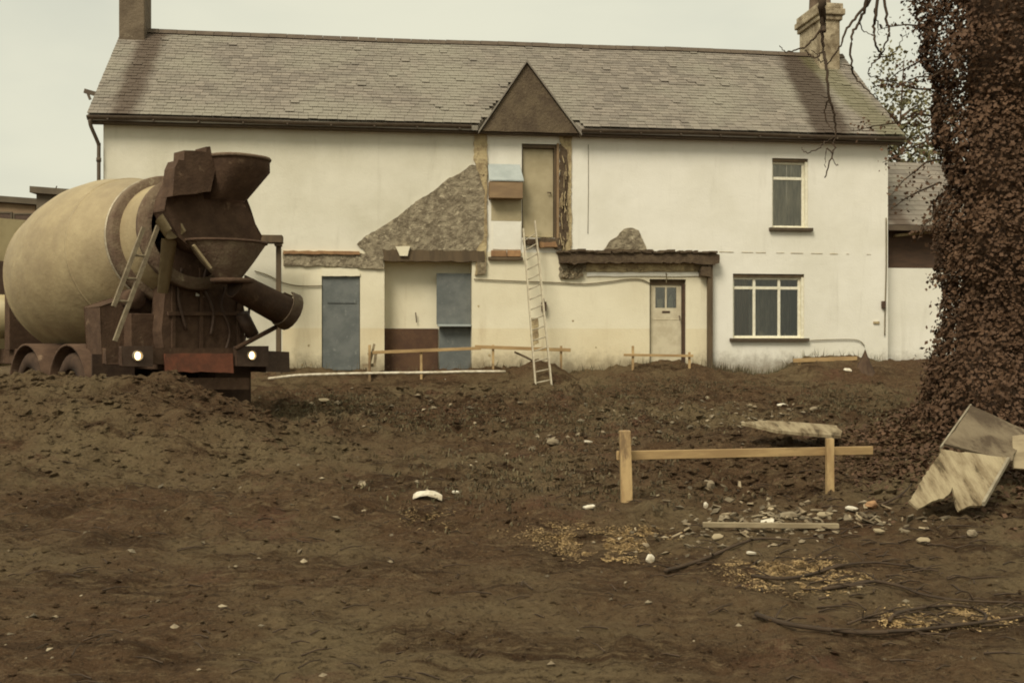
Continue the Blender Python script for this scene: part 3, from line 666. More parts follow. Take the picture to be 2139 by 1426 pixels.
# ------------------------------------------------------------------ far buildings on the left
def far_building(name, lab, x0, x1, ytop0, ytop1, Y, dep, matn, wins):
    a = P(x0, ytop0, Y); b_ = P(x1, ytop1, Y); r = empty(name, (a.x, Y, 0)); tag(r, lab, 'building'); w_ = b_.x - a.x
    wl = MB(); wl.add([(0,0,-.5),(w_,0,-.5),(w_,0,b_.z),(0,0,a.z),(0,dep,-.5),(w_,dep,-.5),(w_,dep,b_.z),(0,dep,a.z)], [(0,1,2,3),(1,5,6,2),(5,4,7,6),(4,0,3,7),(3,2,6,7)]); wl.build('wall', matn, r)
    cp = MB(); cp.add([(-.2,-.25,a.z + .01),(w_ + .2,-.25,b_.z + .01),(w_ + .2,dep,b_.z + .01),(-.2,dep,a.z + .01),(-.2,-.25,a.z + .3),(w_ + .2,-.25,b_.z + .3),(w_ + .2,dep,b_.z + .3),(-.2,dep,a.z + .3)], [(0,3,2,1),(4,5,6,7),(0,1,5,4),(1,2,6,5),(2,3,7,6),(3,0,4,7)]); cp.build('roof', 'far_grey', r)
    for (x, y, hw, hh) in wins:
        p = P(x, y, Y); u = p.x - a.x
        f_ = dframe(u - hw, u + hw, p.z - hh, p.z + hh, -.06, .1, .07, 'far_grey', '', None); wo = f_.build('window', 'far_grey', r)
        g_ = MB(); g_.box((u - hw + .07, -.03, p.z - hh + .07), (u + hw - .07, -.02, p.z + hh - .07)); g_.build('pane', 'black', wo)
    return r
far_building('far_building', 'low brown brick building beyond the mixer with two dark windows', -260, 74, 403, 429, 52, 12, 'far_brown', ((8,460,.42,.40),(51,461,.52,.36)))
fb = far_building('far_shed', 'grey-brown block with level roof just left above the mixer drum', 76, 190, 404, 414, 49, 8, 'far_grey', ())
an = MB(); p = P(88, 398, 49); l = p.x - fb.location.x; an.tube([(l, 1, p.z - .2), (l + .25, 1, p.z + .35)], .03, 6); an.build('aerial', 'black', fb)

# ------------------------------------------------------------------ mixer truck
TA = R(45); T = Frame(-4.14, 14.05, TA)
GZ = -.54
truck = empty('concrete_mixer_truck', (T.o.x, T.o.y, GZ), TA)
tag(truck, 'cream-drummed concrete mixer lorry seen from its dark muddy rear, both tail lamps lit', 'mixer truck')
def tq(px, py, v=0): a = T.q(px, py, v); return (a[0], a[1] - GZ)
def tp3(px, py, v=0): a = tq(px, py, v); return Vector((a[0], v, a[1]))
ch = MB()
for s in (-1, 1): ch.box((s * .42 - .05, .1, .78), (s * .42 + .05, 8.3, 1.02))
for y in (.15, 1.3, 2.6, 4.2, 5.8): ch.box((-.37, y, .80), (.37, y + .12, .99))
ch.build('chassis', 'grime', truck, bevel=.01)
def wheel(x, y, wd=.3, dual=True):
    wm = MB(); r = .50; prof = [(-wd/2, .28), (-wd/2, .42), (-wd/2 + .04, .485), (-wd/2 + .09, r), (wd/2 - .09, r), (wd/2 - .04, .485), (wd/2, .42), (wd/2, .28), (-wd/2, .28)]
    mt = Matrix.Translation((x, y, r)) @ Matrix.Rotation(R(90), 4, 'Z'); wm.lathe(prof, 28, mt); wo = wm.build('wheel', 'rubber', truck, True)
    for k in range(28):
        pass
    rm = MB(); rm.lathe([(-wd*.5, .0), (-wd*.5, .1), (-wd*.25, .14), (-wd*.2, .24), (-wd*.45, .29), (wd*.45, .29), (wd*.2, .24), (wd*.25, .14), (wd*.5, .1), (wd*.5, 0)], 24, mt); rm.build('rim', 'grime', wo, True)
for y in (1.25, 2.65): 
    for s in (-1, 1): wheel(s * .86, y, .5)
for s in (-1, 1): wheel(s * .98, 6.6, .3)
for s in (-1, 1):
    mg = MB(); mg.lathe([(-.29, .58), (.29, .58), (.29, .61), (-.29, .61), (-.29, .58)], 16, Matrix.Translation((s * .86, 1.25, .5)) @ Matrix.Rotation(R(90), 4, 'Z'), 0, R(10), R(170)); mg.build('mudguard', 'grime', truck, True)
    mg = MB(); mg.lathe([(-.29, .58), (.29, .58), (.29, .61), (-.29, .61), (-.29, .58)], 16, Matrix.Translation((s * .86, 2.65, .5)) @ Matrix.Rotation(R(90), 4, 'Z'), 0, R(10), R(170)); mg.build('mudguard', 'grime', truck, True)
    fl_ = MB(); fl_.box((s * .86 - .28, .50, .28), (s * .86 + .28, .52, .98)); fl_.build('mud_flap', 'rubber', truck)
# drum
d0 = Vector((0, 2.45, 1.68 - GZ)); tilt = R(8)
def dm_(): return Matrix.Translation(d0) @ Matrix.Rotation(-tilt, 4, 'X')
prof = [(1.86, 0), (1.86, .5), (1.75, .78), (1.45, 1.0), (1.0, 1.16), (.5, 1.23), (0, 1.25), (-.5, 1.20), (-1.0, 1.08), (-1.45, .93), (-1.8, .80), (-2.1, .74), (-2.45, .70), (-2.45, .6), (-2.1, .6)]
# axis towards +Y is the front; profile given front (+) to rear (-)
pr = []
for (a, r1), (b_, r2) in zip(prof, prof[1:]):
    for t in range(4): pr.append((a + (b_ - a) * t / 4, r1 + (r2 - r1) * t / 4))
pr.append(prof[-1])
dmb = MB(); dmb.lathe(pr, 64, dm_()); drum = dmb.build('drum', 'drum', truck, True)
rg = MB(); rg.lathe([(-1.95, .70), (-1.95, .86), (-1.93, .885), (-1.80, .885), (-1.78, .86), (-1.78, .70)], 56, dm_()); rg.build('roller_ring', 'mixsteel', drum, True)
rg = MB(); rg.lathe([(-1.80, .885), (-1.795, .90), (-1.775, .90), (-1.77, .885)], 56, dm_()); rg.build('ring_edge', 'steel_edge', drum, True)
for a, r_ in ((1.0, 1.16), (-1.0, 1.08)):
    rg = MB(); rg.lathe([(a - .02, r_ - .01), (a - .015, r_ + .006), (a + .015, r_ + .006), (a + .02, r_ - .01)], 64, dm_()); rg.build('weld_seam', 'drum', drum, True)
ml = MB(); ml.lathe([(-2.36, .70), (-2.37, .755), (-2.47, .755), (-2.48, .60)], 48, dm_()); ml.build('mouth_rim', 'mixsteel', drum, True)
# cab
cab = MB(); cz0, cz1 = .75, tq(20, 474, 7.0)[1]
cp_ = [(-1.12, cz0), (1.12, cz0), (1.14, 2.0), (1.08, cz1 - .32), (.92, cz1 - .08), (.6, cz1), (-.6, cz1), (-.92, cz1 - .08), (-1.08, cz1 - .32), (-1.14, 2.0)]
cab.prism(cp_, 6.15, 8.0); co = cab.build('cab', 'drum2', truck, bevel=.05)
wd_ = MB(); wd_.box((-.95, 8.0, 1.8), (.95, 8.02, 2.55)); wd_.build('windscreen', 'glass', co)
for s in (-1, 1):
    w_ = MB(); w_.box((s * 1.13 - .012, 6.9, 1.8), (s * 1.13 + .012, 7.7, 2.45)); w_.build('side_window', 'black', co)
w_ = MB(); w_.box((-.6, 6.12, 1.9), (.6, 6.149, 2.5)); w_.build('rear_window', 'black', co)
tk = MB(); tk.tube([(-1.0, 5.6, 1.55), (1.0, 5.6, 1.55)], .36, 20); tk.build('water_tank', 'drum2', truck, True)
# drum stands
st = MB(); st.box((-.7, .35, 1.0), (.7, .6, 1.5)); st.build('drum_stand', 'grime', truck, bevel=.01)
st = MB(); st.box((-.55, 4.9, 1.0), (.55, 5.1, 1.95)); st.build('drum_stand', 'grime', truck, bevel=.01)
for s in (-1, 1):
    rl = MB(); c_ = dm_() @ Vector((s * .62, -1.87, -.80)); rl.tube([c_ + Vector((0, -.12, 0)), c_ + Vector((0, .12, 0))], .13, 18); rl.build('support_roller', 'grime', truck, True)
# rear body panel and side frames, drawn on the rear plane
def tprism(name, px, v0, v1, matn, amp=0, step=.3, parent=truck, bevel=.01):
    pts = [tq(x, y, v0) for x, y in px]
    if amp: pts = ragged(pts, step, amp)
    m_ = MB(); m_.prism(pts, v0, v1); return m_.build(name, matn, parent, bevel=bevel)
tprism('rear_panel', [(345,500),(395,500),(440,545),(500,600),(512,660),(508,742),(345,742),(338,690),(345,620)], .10, .42, 'grime', .012, .15)
tprism('added_dark_panel', [(208,640),(330,600),(336,735),(214,742)], .55, 1.0, 'grime')  # panel added over the drum's lower part, standing in for darkness there
tprism('bumper_beam', [(222,728),(560,728),(560,760),(222,760)], -.02, .08, 'grime')
tprism('red_board', [(344,738),(487,738),(489,778),(346,776)], -.06, -.025, 'red', .008, .12)
tprism('lower_step', [(300,790),(520,790),(520,812),(300,812)], .02, .10, 'grime')
tprism('lamp_box', [(255,724),(318,724),(318,764),(255,764)], -.10, -.021, 'black')
tprism('lamp_box', [(495,724),(560,724),(560,764),(495,764)], -.10, -.021, 'black')
tprism('tool_box', [(555,734),(603,736),(604,776),(555,776)], .05, .45, 'black')
for (x, y) in ((287, 743), (525, 742)):
    lp = MB(); c_ = tp3(x, y, -.10); lp.lathe([(.0, .050), (-.02, .048), (-.032, .036), (-.038, 0)], 20, Matrix.Translation(c_) @ Matrix.Scale(.72, 4, Vector((1, 0, 0)))); o = lp.build('tail_lamp', 'lamp', truck, True); bz = MB(); bz.lathe([(0, .052), (-.03, .054), (-.03, .066), (0, .068)], 20, Matrix.Translation(c_)); bz.build('lamp_bezel', 'steel_edge', o, True)
# inlet hopper: open-topped flared box leaning back, plus curved shroud over the drum mouth
hp = MB()
def ring(pts): return [Vector(p) for p in pts]
def loft(mb, rings, closed=True, mi=0):
    n = len(rings[0]); vs = [p for r_ in rings for p in r_]; fs = []
    for i in range(len(rings) - 1):
        for k in range(n if closed else n - 1): fs.append((i * n + k, i * n + (k + 1) % n, (i + 1) * n + (k + 1) % n, (i + 1) * n + k))
    mb.add(vs, fs, mi)
def ell(cx, cy, cz, rx, ry, tz=0, n=28, sq=1.0):
    out = []
    for k in range(n):
        a = 2 * math.pi * k / n; c_ = math.copysign(abs(math.cos(a)) ** sq, math.cos(a)); s_ = math.copysign(abs(math.sin(a)) ** sq, math.sin(a))
        out.append(Vector((cx + rx * c_, cy + ry * s_, cz + tz * c_)))
    return out
a = tp3(424, 334, -.4); b_ = tp3(541, 338, -.4); cx_, rx_ = (a.x + b_.x) / 2, (b_.x - a.x) / 2; zt_ = (a.z + b_.z) / 2
bl = tp3(418, 425, -.25); br = tp3(503, 418, -.25)
r1 = ell(cx_, -.42, zt_, rx_, .50, 0, 28, .75); r2 = ell((bl.x + br.x) / 2, -.22, (bl.z + br.z) / 2, (br.x - bl.x) / 2, .34, 0, 28, .8)
rm_ = ell(cx_ + .02, -.42, zt_ - .16, rx_ * .98, .48, 0, 28, .75)
loft(hp, [r1, rm_, r2]); r1i = [Vector((cx_ + (p.x - cx_) * .97, -.42 + (p.y + .42) * .96, p.z)) for p in r1]; r2i = [Vector((p.x * .99, p.y, p.z + .01)) for p in r2]; loft(hp, [r1, r1i, r2i])
ho = hp.build('inlet_hopper', 'grime', truck, True)
hr = MB(); hr.tube(r1 + [r1[0]], .025, 6); hr.build('hopper_rim', 'mixsteel', ho, True)
# lid / splash guard that stands up on the left
tprism('splash_guard', [(366,352),(372,335),(384,336),(386,314),(430,317),(431,308),(438,307),(443,330),(450,350),(440,400),(360,410)], -.62, -.35, 'grime', .008, .1)
# hood: side cheeks round the drum mouth
hk = [(343,440),(350,405),(366,372),(385,350),(440,352),(500,395),(512,410),(524,440),(532,468),(547,492),(540,520),(500,545),(450,540),(400,520),(372,495)]
tprism('mouth_hood', hk, -.34, -.06, 'grime', .006, .15)
# collecting funnel
fn = MB(); n = 24
A0 = tp3(395, 500, -.45); B0 = tp3(552, 498, -.45); A1 = tp3(460, 585, -.5); B1 = tp3(500, 585, -.5)
def half(ax, bx, z, y0, dep, nn=20):
    cx = (ax + bx) / 2; rx = (bx - ax) / 2; return [Vector((cx - rx * math.cos(math.pi * 2 * k / nn), y0 - dep * math.sin(math.pi * 2 * k / nn), z)) for k in range(nn)]
loft(fn, [half(A0.x, B0.x, A0.z, -.42, .42), half((A0.x * .55 + A1.x * .45), (B0.x * .5 + B1.x * .5), (A0.z + A1.z) / 2, -.45, .33), half(A1.x, B1.x, A1.z, -.48, .14)])
fo_ = fn.build('collecting_funnel', 'mixsteel', truck, True)
fe = MB(); rr = half(A0.x, B0.x, A0.z, -.42, .42); fe.tube(rr + [rr[0]], .018, 6); fe.build('funnel_rim', 'grime', fo_, True)
# swivelling discharge chute (half-round trough) pointing right
c0 = tp3(492, 592, -.45); c1 = tp3(600, 648, -.45)
def trough(p, q_, r0, r1, a0=R(-205), a1=R(25), th=.02, n=16):
    p = Vector(p); q_ = Vector(q_); d = (q_ - p).normalized(); s_ = d.cross(Vector((0, 0, 1))).normalized(); u_ = s_.cross(d)
    m_ = MB(); R_ = []
    for (c_, r_) in ((p, r0), (q_, r1)):
        R_.append([c_ + (s_ * math.cos(a0 + (a1 - a0) * k / n) + u_ * math.sin(a0 + (a1 - a0) * k / n)) * r_ for k in range(n + 1)] + [c_ + (s_ * math.cos(a1 - (a1 - a0) * k / n) + u_ * math.sin(a1 - (a1 - a0) * k / n)) * (r_ - th) for k in range(n + 1)])
    loft(m_, R_); k2 = 2 * (n + 1)
    for o_ in (0, k2):
        m_.f += [(o_ + i, o_ + i + 1, o_ + k2 - 2 - i, o_ + k2 - 1 - i) for i in range(n)]; m_.m += [0] * n
    return m_
cho = trough(c0, c1, .20, .235, R(-215), R(35)).build('discharge_chute', 'grime', truck, True)
e0 = c0.lerp(c1, .90); dv2 = (c1 - c0).normalized()
trough(e0, c1 + dv2 * .06, .25, .265, R(-250), R(70)).build('chute_collar', 'mixsteel', cho, True)
tu = MB(); tu.lathe([(0, .02), (0, .26), (.02, .28), (.06, .28), (.07, .0)], 24, Matrix.Translation(c0 - dv2 * .05 + Vector((0, 0, -.02))) @ Matrix.Rotation(R(90), 4, 'X')); tu.build('turntable', 'grime', cho, True)
ed = MB(); ed.bar(tp3(566, 632, -.5), tp3(588, 643, -.5), .015, .02); ed.build('bright_scrape', 'steel_edge', cho)
sb = MB(); sb.tube([tp3(492, 728, -.1), tp3(578, 682, -.25)], .032, 8); sb.build('chute_strut', 'grime', truck, True)
sb = MB(); sb.tube([tp3(505, 655, -.05), tp3(528, 700, -.05)], .09, 12); sb.build('hydraulic_ram', 'black', truck, True)
# spare cream chute section hanging beside the mouth
trough(tp3(350, 455, -.30), tp3(368, 485, -.42), .16, .15, R(-200), R(20)).build('spare_chute', 'drum', truck, True)
trough(tp3(352, 500, -.10), tp3(338, 612, -.02), .11, .075, R(-200), R(20)).build('spare_chute', 'drum', truck, True)
sp_ = MB(); sp_.bar(tp3(404, 512, -.62), tp3(440, 560, -.62), .04, .03); sp_.build('guide_plate', 'drum', truck)
wl = MB(); wl.add([tp3(409, 611, .08), tp3(427, 620, .08), tp3(409, 618, .08), tp3(409, 611, .095), tp3(427, 620, .095), tp3(409, 618, .095)], [(0,2,1),(3,4,5),(0,1,4,3),(1,2,5,4),(2,0,3,5)]); wl.build('reflector', 'paper', truck)
for pts, r_ in (([(432,560),(425,600),(445,650),(440,700)], .022), ([(470,600),(462,640),(480,690),(470,735)], .018), ([(505,600),(520,640),(515,690),(505,735)], .016), ([(380,560),(372,620),(390,690)], .02)):
    hz = MB(); hz.tube(spline([tp3(x, y, .06) for x, y in pts], 5), r_, 8); hz.build('hydraulic_hose', 'black', truck, True)
for x0, y0, x1, y1 in ((362,570,362,735),(420,560,420,735),(498,610,498,735)):
    rb_ = MB(); rb_.bar(tp3(x0, y0, .08), tp3(x1, y1, .08), .05, .035); rb_.build('frame_rib', 'grime', truck, bevel=.004)
rb_ = MB(); rb_.bar(tp3(350, 655, .07), tp3(505, 655, .07), .04, .05); rb_.build('frame_rib', 'grime', truck, bevel=.004)
hk2 = MB(); hk2.tube(spline([tp3(538, 345, -.42), tp3(542, 362, -.42), tp3(534, 376, -.42), tp3(528, 372, -.42)], 4), .01, 6); hk2.build('hook', 'black', ho, True)
# access ladder with three rungs
ld = MB(); la0, la1 = tp3(300, 475, -.3), tp3(237, 640, -.3); lb0, lb1 = tp3(330, 472, -.3), tp3(240, 712, -.3)
ld.bar(la0, la1, .035, .05); ld.bar(lb0, lb1, .035, .05)
lo = ld.build('ladder', 'ladder_dirty', truck)
for (x0, y0, x1) in ((281, 533, 308), (262, 581, 290), (244, 628, 268)):
    r_ = MB(); r_.tube([tp3(x0, y0, -.3), tp3(x1, y0 + 2, -.3)], .016, 6); r_.build('rung', 'ladder_dirty', lo)

# ------------------------------------------------------------------ leaning ladder
foot = G(1136, 808); lad = empty('ladder', tuple(foot)); 
tag(lad, 'long alloy ladder leaning against the wall below the blank upstairs door', 'ladder')
f0 = P(1119, 812, foot.y); f1 = P(1152, 806, foot.y); wv = H.q(1093, 478, -.08); wv2 = H.q(1117, 462, -.08)
t0 = H.world(wv[0], -.08, wv[1]); t1 = H.world(wv2[0], -.08, wv2[1])
for a, b_ in ((f0, t0), (f1, t1)):
    r_ = MB(); r_.bar(a - foot, b_ - foot, .03, .065); r_.build('rail', 'alu', lad)
nr = 15
for i in range(nr):
    t = .035 + i * .93 / (nr - .3); r_ = MB(); tt = t * (805 - 478) / (808 - 462)
    r_.tube([f0.lerp(t0, t) - foot, f1.lerp(t1, t + .0) - foot], .014, 8); r_.build('rung', 'alu', lad, True)
pb = G(1137, 660); 
bk = empty('paint_tin', (0, 0, 0)); pos = P(1135, 637, 22.9); hit = H.q(1136, 640, -.06); pos = H.world(hit[0], -.06, hit[1])
bpy.data.objects.remove(bk)
hk_ = MB(); hk_.box((-.05, -.06, -.1), (.05, .05, .1)); hk_.tube([(0, 0, .1), (0, .02, .18)], .012, 6); hk_.box((-.015, -.03, -.17), (.015, .03, -.101)); o = hk_.build('switch_box', 'grime', None, bevel=.01); o.location = pos; o.rotation_euler = (0, 0, HA); o.parent = None
tag(o, 'small dark switch box fixed on the cream wall right of the ladder', 'switch box')

# ------------------------------------------------------------------ profile boards and rails
def thing_bar(name, lab, cat, p, q_, w, h, matn, group=None, pegs=()):
    p = Vector(p); q_ = Vector(q_); c_ = (p + q_) / 2
    r = empty(name, tuple(p)); tag(r, lab, cat, group)
    b_ = MB(); L_ = (q_ - p).length; d = (q_ - p).normalized()
    n = 10; pts = [p + (q_ - p) * i / n + Vector((0, 0, random.uniform(-.003, .003))) for i in range(n + 1)]
    mtx = Matrix.Translation((0, 0, 0)) @ d.to_track_quat('X', 'Z').to_matrix().to_4x4()
    b_.box((0, -w / 2, -h / 2), (L_, w / 2, h / 2)); o = b_.build('rail', matn, r, bevel=.004); o.rotation_mode = 'QUATERNION'; o.rotation_quaternion = d.to_track_quat('X', 'Z')
    for (pa, pb_, pw) in pegs:
        k = MB(); a_ = Vector(pa) - p; e_ = Vector(pb_) - p; k.bar(a_, e_, pw, pw, 0, (0, 1, 0)); k.build('post', 'pine_v', r, bevel=.004)
    return r
def drop(p, dz=.25): return Vector((p.x, p.y, ground(p.x, p.y) - dz))
# foreground frame
Yl, Yr = 8.5, 9.3
l_top = P(1305, 899, Yl); l_bot = P(1311, 1075, Yl); r_top = P(1733, 915, Yr); r_bot = P(1734, 1062, Yr)
a = P(1289, 953, Yl + .07); b_ = P(1822, 940, Yr + .42)
a = P(1289, 951, Yl + .085); b_ = P(1822, 940, 9.58)
fr_o = thing_bar('timber_profile_frame', 'fresh pine setting-out rail on two posts in the mud in front', 'timber frame', a, b_, .028, .072, 'pine')
k = MB(); q0 = l_bot - a; q1 = l_top - a
k.bar(Vector((q0.x, q0.y, q0.z - .15)), q1, .088, .088, 0, (0, 1, 0)); k.build('post', 'pine_v', fr_o, bevel=.005)
k = MB(); q0 = r_bot - a; q1 = r_top - a
k.bar(Vector((q0.x, q0.y, q0.z - .15)), q1, .062, .062, 0, (0, 1, 0)); k.build('post', 'pine_v', fr_o, bevel=.004)
GR = 'setting-out boards nailed to pegs along the house front'
def wallrail(name, lab, x0, y0, x1, y1, v, h, pegs, g=GR):
    a = H.q(x0, y0, v); b_ = H.q(x1, y1, v); A = H.world(a[0], v, a[1]); B = H.world(b_[0], v, b_[1])
    pg = []
    for (x, yt) in pegs:
        c_ = H.q(x, yt, v + .05); C_ = H.world(c_[0], v + .05, c_[1]); pg.append(((C_.x, C_.y, -.7), C_, .05))
    return thing_bar(name, lab, 'board', A, B, .03, h, 'pine', g, pg)
wallrail('profile_board', 'thin pine board on pegs across the brown-panelled recess', 778, 736, 1005, 727, -.75, .065, ((772, 720), (880, 729)))
wallrail('profile_board', 'thin pine board crossing behind the foot of the leaning ladder', 992, 724, 1192, 731, -.45, .075, ((1030, 720), (1172, 722)))
wallrail('profile_board', 'short pine board on pegs in front of the cream front door', 1303, 741, 1448, 743, -.5, .055, ((1322, 722), (1440, 735)))
wallrail('profile_board', 'thick pine plank on the heap below the three-light window, right side', 1657, 753, 1790, 748, -.45, .085, ((1670, 748), (1775, 745)))
# small bench-like trestle pieces by the pier
w = empty('broken_trestle', tuple(H.world(H.q(790, 770, -.6)[0], -.6, -.05))); tag(w, 'small broken wooden trestle standing against the narrow cream pier', 'trestle')
def wb(x0, y0, x1, y1, t=.05, v=-.6, nm='trestle_leg'):
    a = H.q(x0, y0, v); b_ = H.q(x1, y1, v); k = MB(); k.bar(H.world(a[0], v, a[1]) - Vector(w.location), H.world(b_[0], v, b_[1]) - Vector(w.location), t, t); k.build(nm, 'oldwood', w)
wb(768, 778, 782, 718); wb(768, 740, 800, 734, .06, nm='trestle_rail'); wb(782, 765, 785, 738); wb(757, 764, 785, 762, .07, -.55, 'trestle_foot')
# white edging strip
c_ = MB(); pts = []
for (x, y) in ((560, 793), (620, 786), (700, 783), (800, 781), (900, 780), (980, 778), (1056, 778)):
    v_ = -1.15 - (1056 - x) * .0003; a = H.q(x, y, v_); pts.append(H.world(a[0], v_, a[1] + .02))
cc = pts[0].copy(); c_.tube([p - cc for p in spline(pts, 4)], .028, 8); o = c_.build('edging_pipe', 'plastic_white', None, True); o.location = cc; tag(o, 'long thin white pipe lying on the mud along the left part of the house', 'pipe')
def stake(px, py, h, lab, r=.02, lean=.02, matn='timber_dark', name='stake'):
    p = G(px, py); k = MB(); k.tube([(0, 0, -.1), (lean, 0, h)], [r, r * .7], 7); o = k.build(name, matn); o.location = p; tag(o, lab, name)

# ------------------------------------------------------------------ planks, sheets, scraps
def slab(name, lab, cat, pts, th, matn, amp=.01, step=.15, group=None, hole=None):
    pts = [Vector(p) for p in pts]; c_ = sum(pts, Vector()) / len(pts)
    n = Vector()
    for i in range(len(pts)): n += (pts[i] - c_).cross(pts[(i + 1) % len(pts)] - c_)
    n.normalize(); 
    if n.z < 0: n = -n
    ax = (pts[1] - pts[0]).normalized(); ax = (ax - n * ax.dot(n)).normalized(); ay = n.cross(ax)
    p2 = [((p - c_).dot(ax), (p - c_).dot(ay)) for p in pts]
    p2 = ragged(p2, step, amp)
    k = MB(); nn = len(p2); tri = geometry.tessellate_polygon([[Vector((x, y, 0)) for x, y in p2]])
    top = [ax * x + ay * y + n * (th / 2) for x, y in p2]; bot = [ax * x + ay * y - n * (th / 2) for x, y in p2]
    k.add(top + bot, [tuple(t) for t in tri] + [tuple(i + nn for i in t[::-1]) for t in tri] + [(i, i + nn, (i + 1) % nn + nn, (i + 1) % nn) for i in range(nn)])
    o = k.build(name, matn); o.location = c_; tag(o, lab, cat, group); return o
def lay(px, py, lift=.03): return G(px, py, lift)
# big sheets on the bank at the right
slab('board_sheet', 'upper muddy grey-brown sheet leaning on the bank under the ivy tree', 'sheet', [P(1972,931,8.5), P(2028,846,9.3), P(2150,905,9.2), P(2112,962,8.6)], .02, 'sheet', .012)
slab('board_sheet', 'lower pale broken sheet with dark notch, propped on the bank', 'sheet', [P(1895,1052,7.75), P(1968,936,8.4), P(2107,962,8.5), P(2052,1052,7.85), P(2020,1056,7.8), P(2000,1068,7.75), P(1994,1048,7.84), P(1990,1018,7.98), P(1982,1032,7.9), P(1970,1042,7.85), P(1952,1048,7.82), P(1915,1066,7.7)], .018, 'sheet_pale', .009, .04)
k = MB(); a = P(2107, 958, 8.48); b_ = P(2054, 1052, 7.83); k.bar(Vector(), b_ - a, .02, .03); o = k.build('edge_trim', 'steel_edge'); o.location = a; tag(o, 'thin pale metal strip along the right edge of the pale sheet', 'metal strip')
k = MB(); a = P(2028, 846, 9.32); b_ = P(1965, 935, 8.45); k.bar(Vector(), b_ - a, .014, .02); o = k.build('edge_trim', 'steel_edge'); o.location = a; tag(o, 'thin metal strip on the upper left edge of the muddy sheet', 'metal strip')
slab('board_piece', 'grey board corner at the right frame edge beside the sheets', 'board piece', [P(2114,912,8.9), P(2175,905,8.9), P(2175,985,8.7), P(2116,975,8.7)], .02, 'oldwood')
yb = 10.9
slab('splintered_board', 'long tapering pale splintered board on the mud behind the right post', 'board', [P(1548,883,yb + .2), P(1590,882,yb + .35), P(1640,882,yb + .4), P(1745,890,yb + .4), P(1758,898,yb + .2), P(1755,917,yb), P(1715,914,yb), P(1625,898,yb)], .03, 'sheet_pale', .01, .1)
a = lay(1468, 1104, .03); b_ = lay(1752, 1107, .03)
thing_bar('plank', 'narrow pine batten lying on the mud in front of the post frame', 'batten', a, b_, .04, .035, 'oldwood')
# countable scraps: (px,py,w,h,angle, kind, label)
scr = [
 (893,1045,.26,.07,'plastic_white','curved white plastic scrap alone in the middle of the mud','scrap'),
 (952,1032,.09,.03,'plastic_white','small white sliver right of the curved white scrap','scrap'),
 (1232,1062,.14,.02,'plastic_white','thin white sliver left of the left pine post','scrap'),
 (1605,1096,.24,.035,'plastic_white','bright white strip just behind the narrow batten','scrap'),
 (1648,1083,.20,.09,'stone_bit','flat grey stone beside the white strip','stone'),
 (1722,1080,.18,.05,'oldwood','short wood offcut near the foot of the right post','offcut'),
 (1780,1068,.15,.06,'plastic_white','white chunk right of the right post foot','scrap'),
 (1822,1058,.13,.04,'brick','reddish broken brick right of the white chunk','brick'),
 (1358,1172,.08,.04,'plastic_white','small white pebble in front of the sawdust','pebble'),
 (1474,1060,.05,.05,'plastic_white','tiny white pebble inside the frame area','pebble'),
 (1480,1020,.16,.16,'stone_bit','round pale stone showing between the two posts','stone'),
 (1568,1160,.10,.035,'plastic_white','white flake in front of the batten','scrap'),
 (1770,775,.30,.10,'plastic_white','white scrap on the dark heap below the pine plank','scrap'),
 (676,838,.28,.07,'oldwood','pale scrap on the mud below the blue boarded door','scrap'),
 (650,846,.12,.07,'stone_bit','pale pebble left of the scrap below the boarded door','pebble'),
 (1155,928,.22,.10,'stone_bit','light brown stone in the middle distance left of the frame','stone'),
 (1228,926,.16,.05,'plastic_white','white sliver left above the left post','scrap'),
 (1632,848,.22,.06,'plastic_white','white flake beyond the splintered board','scrap'),
 (1700,858,.18,.10,'stone_bit','pale stone beyond the splintered board','stone'),
 (2055,847,.10,.06,'plastic_white','bright white knob on top of the muddy sheet','scrap'),
 (2030,1120,.10,.06,'stone_bit','grey pebble in front of the pale sheet','pebble'),
 (1930,1135,.14,.05,'oldwood','small yellow chip in the dark mud at right','chip'),
 (930,795,.03,.10,'paper','tiny white marker peg left of the ladder foot','peg'),
 (1500,1128,.14,.06,'oldwood','brown chip just in front of the batten','chip'),
 (1835,1115,.12,.05,'oldwood','pale splinter right of the batten end','splinter')]
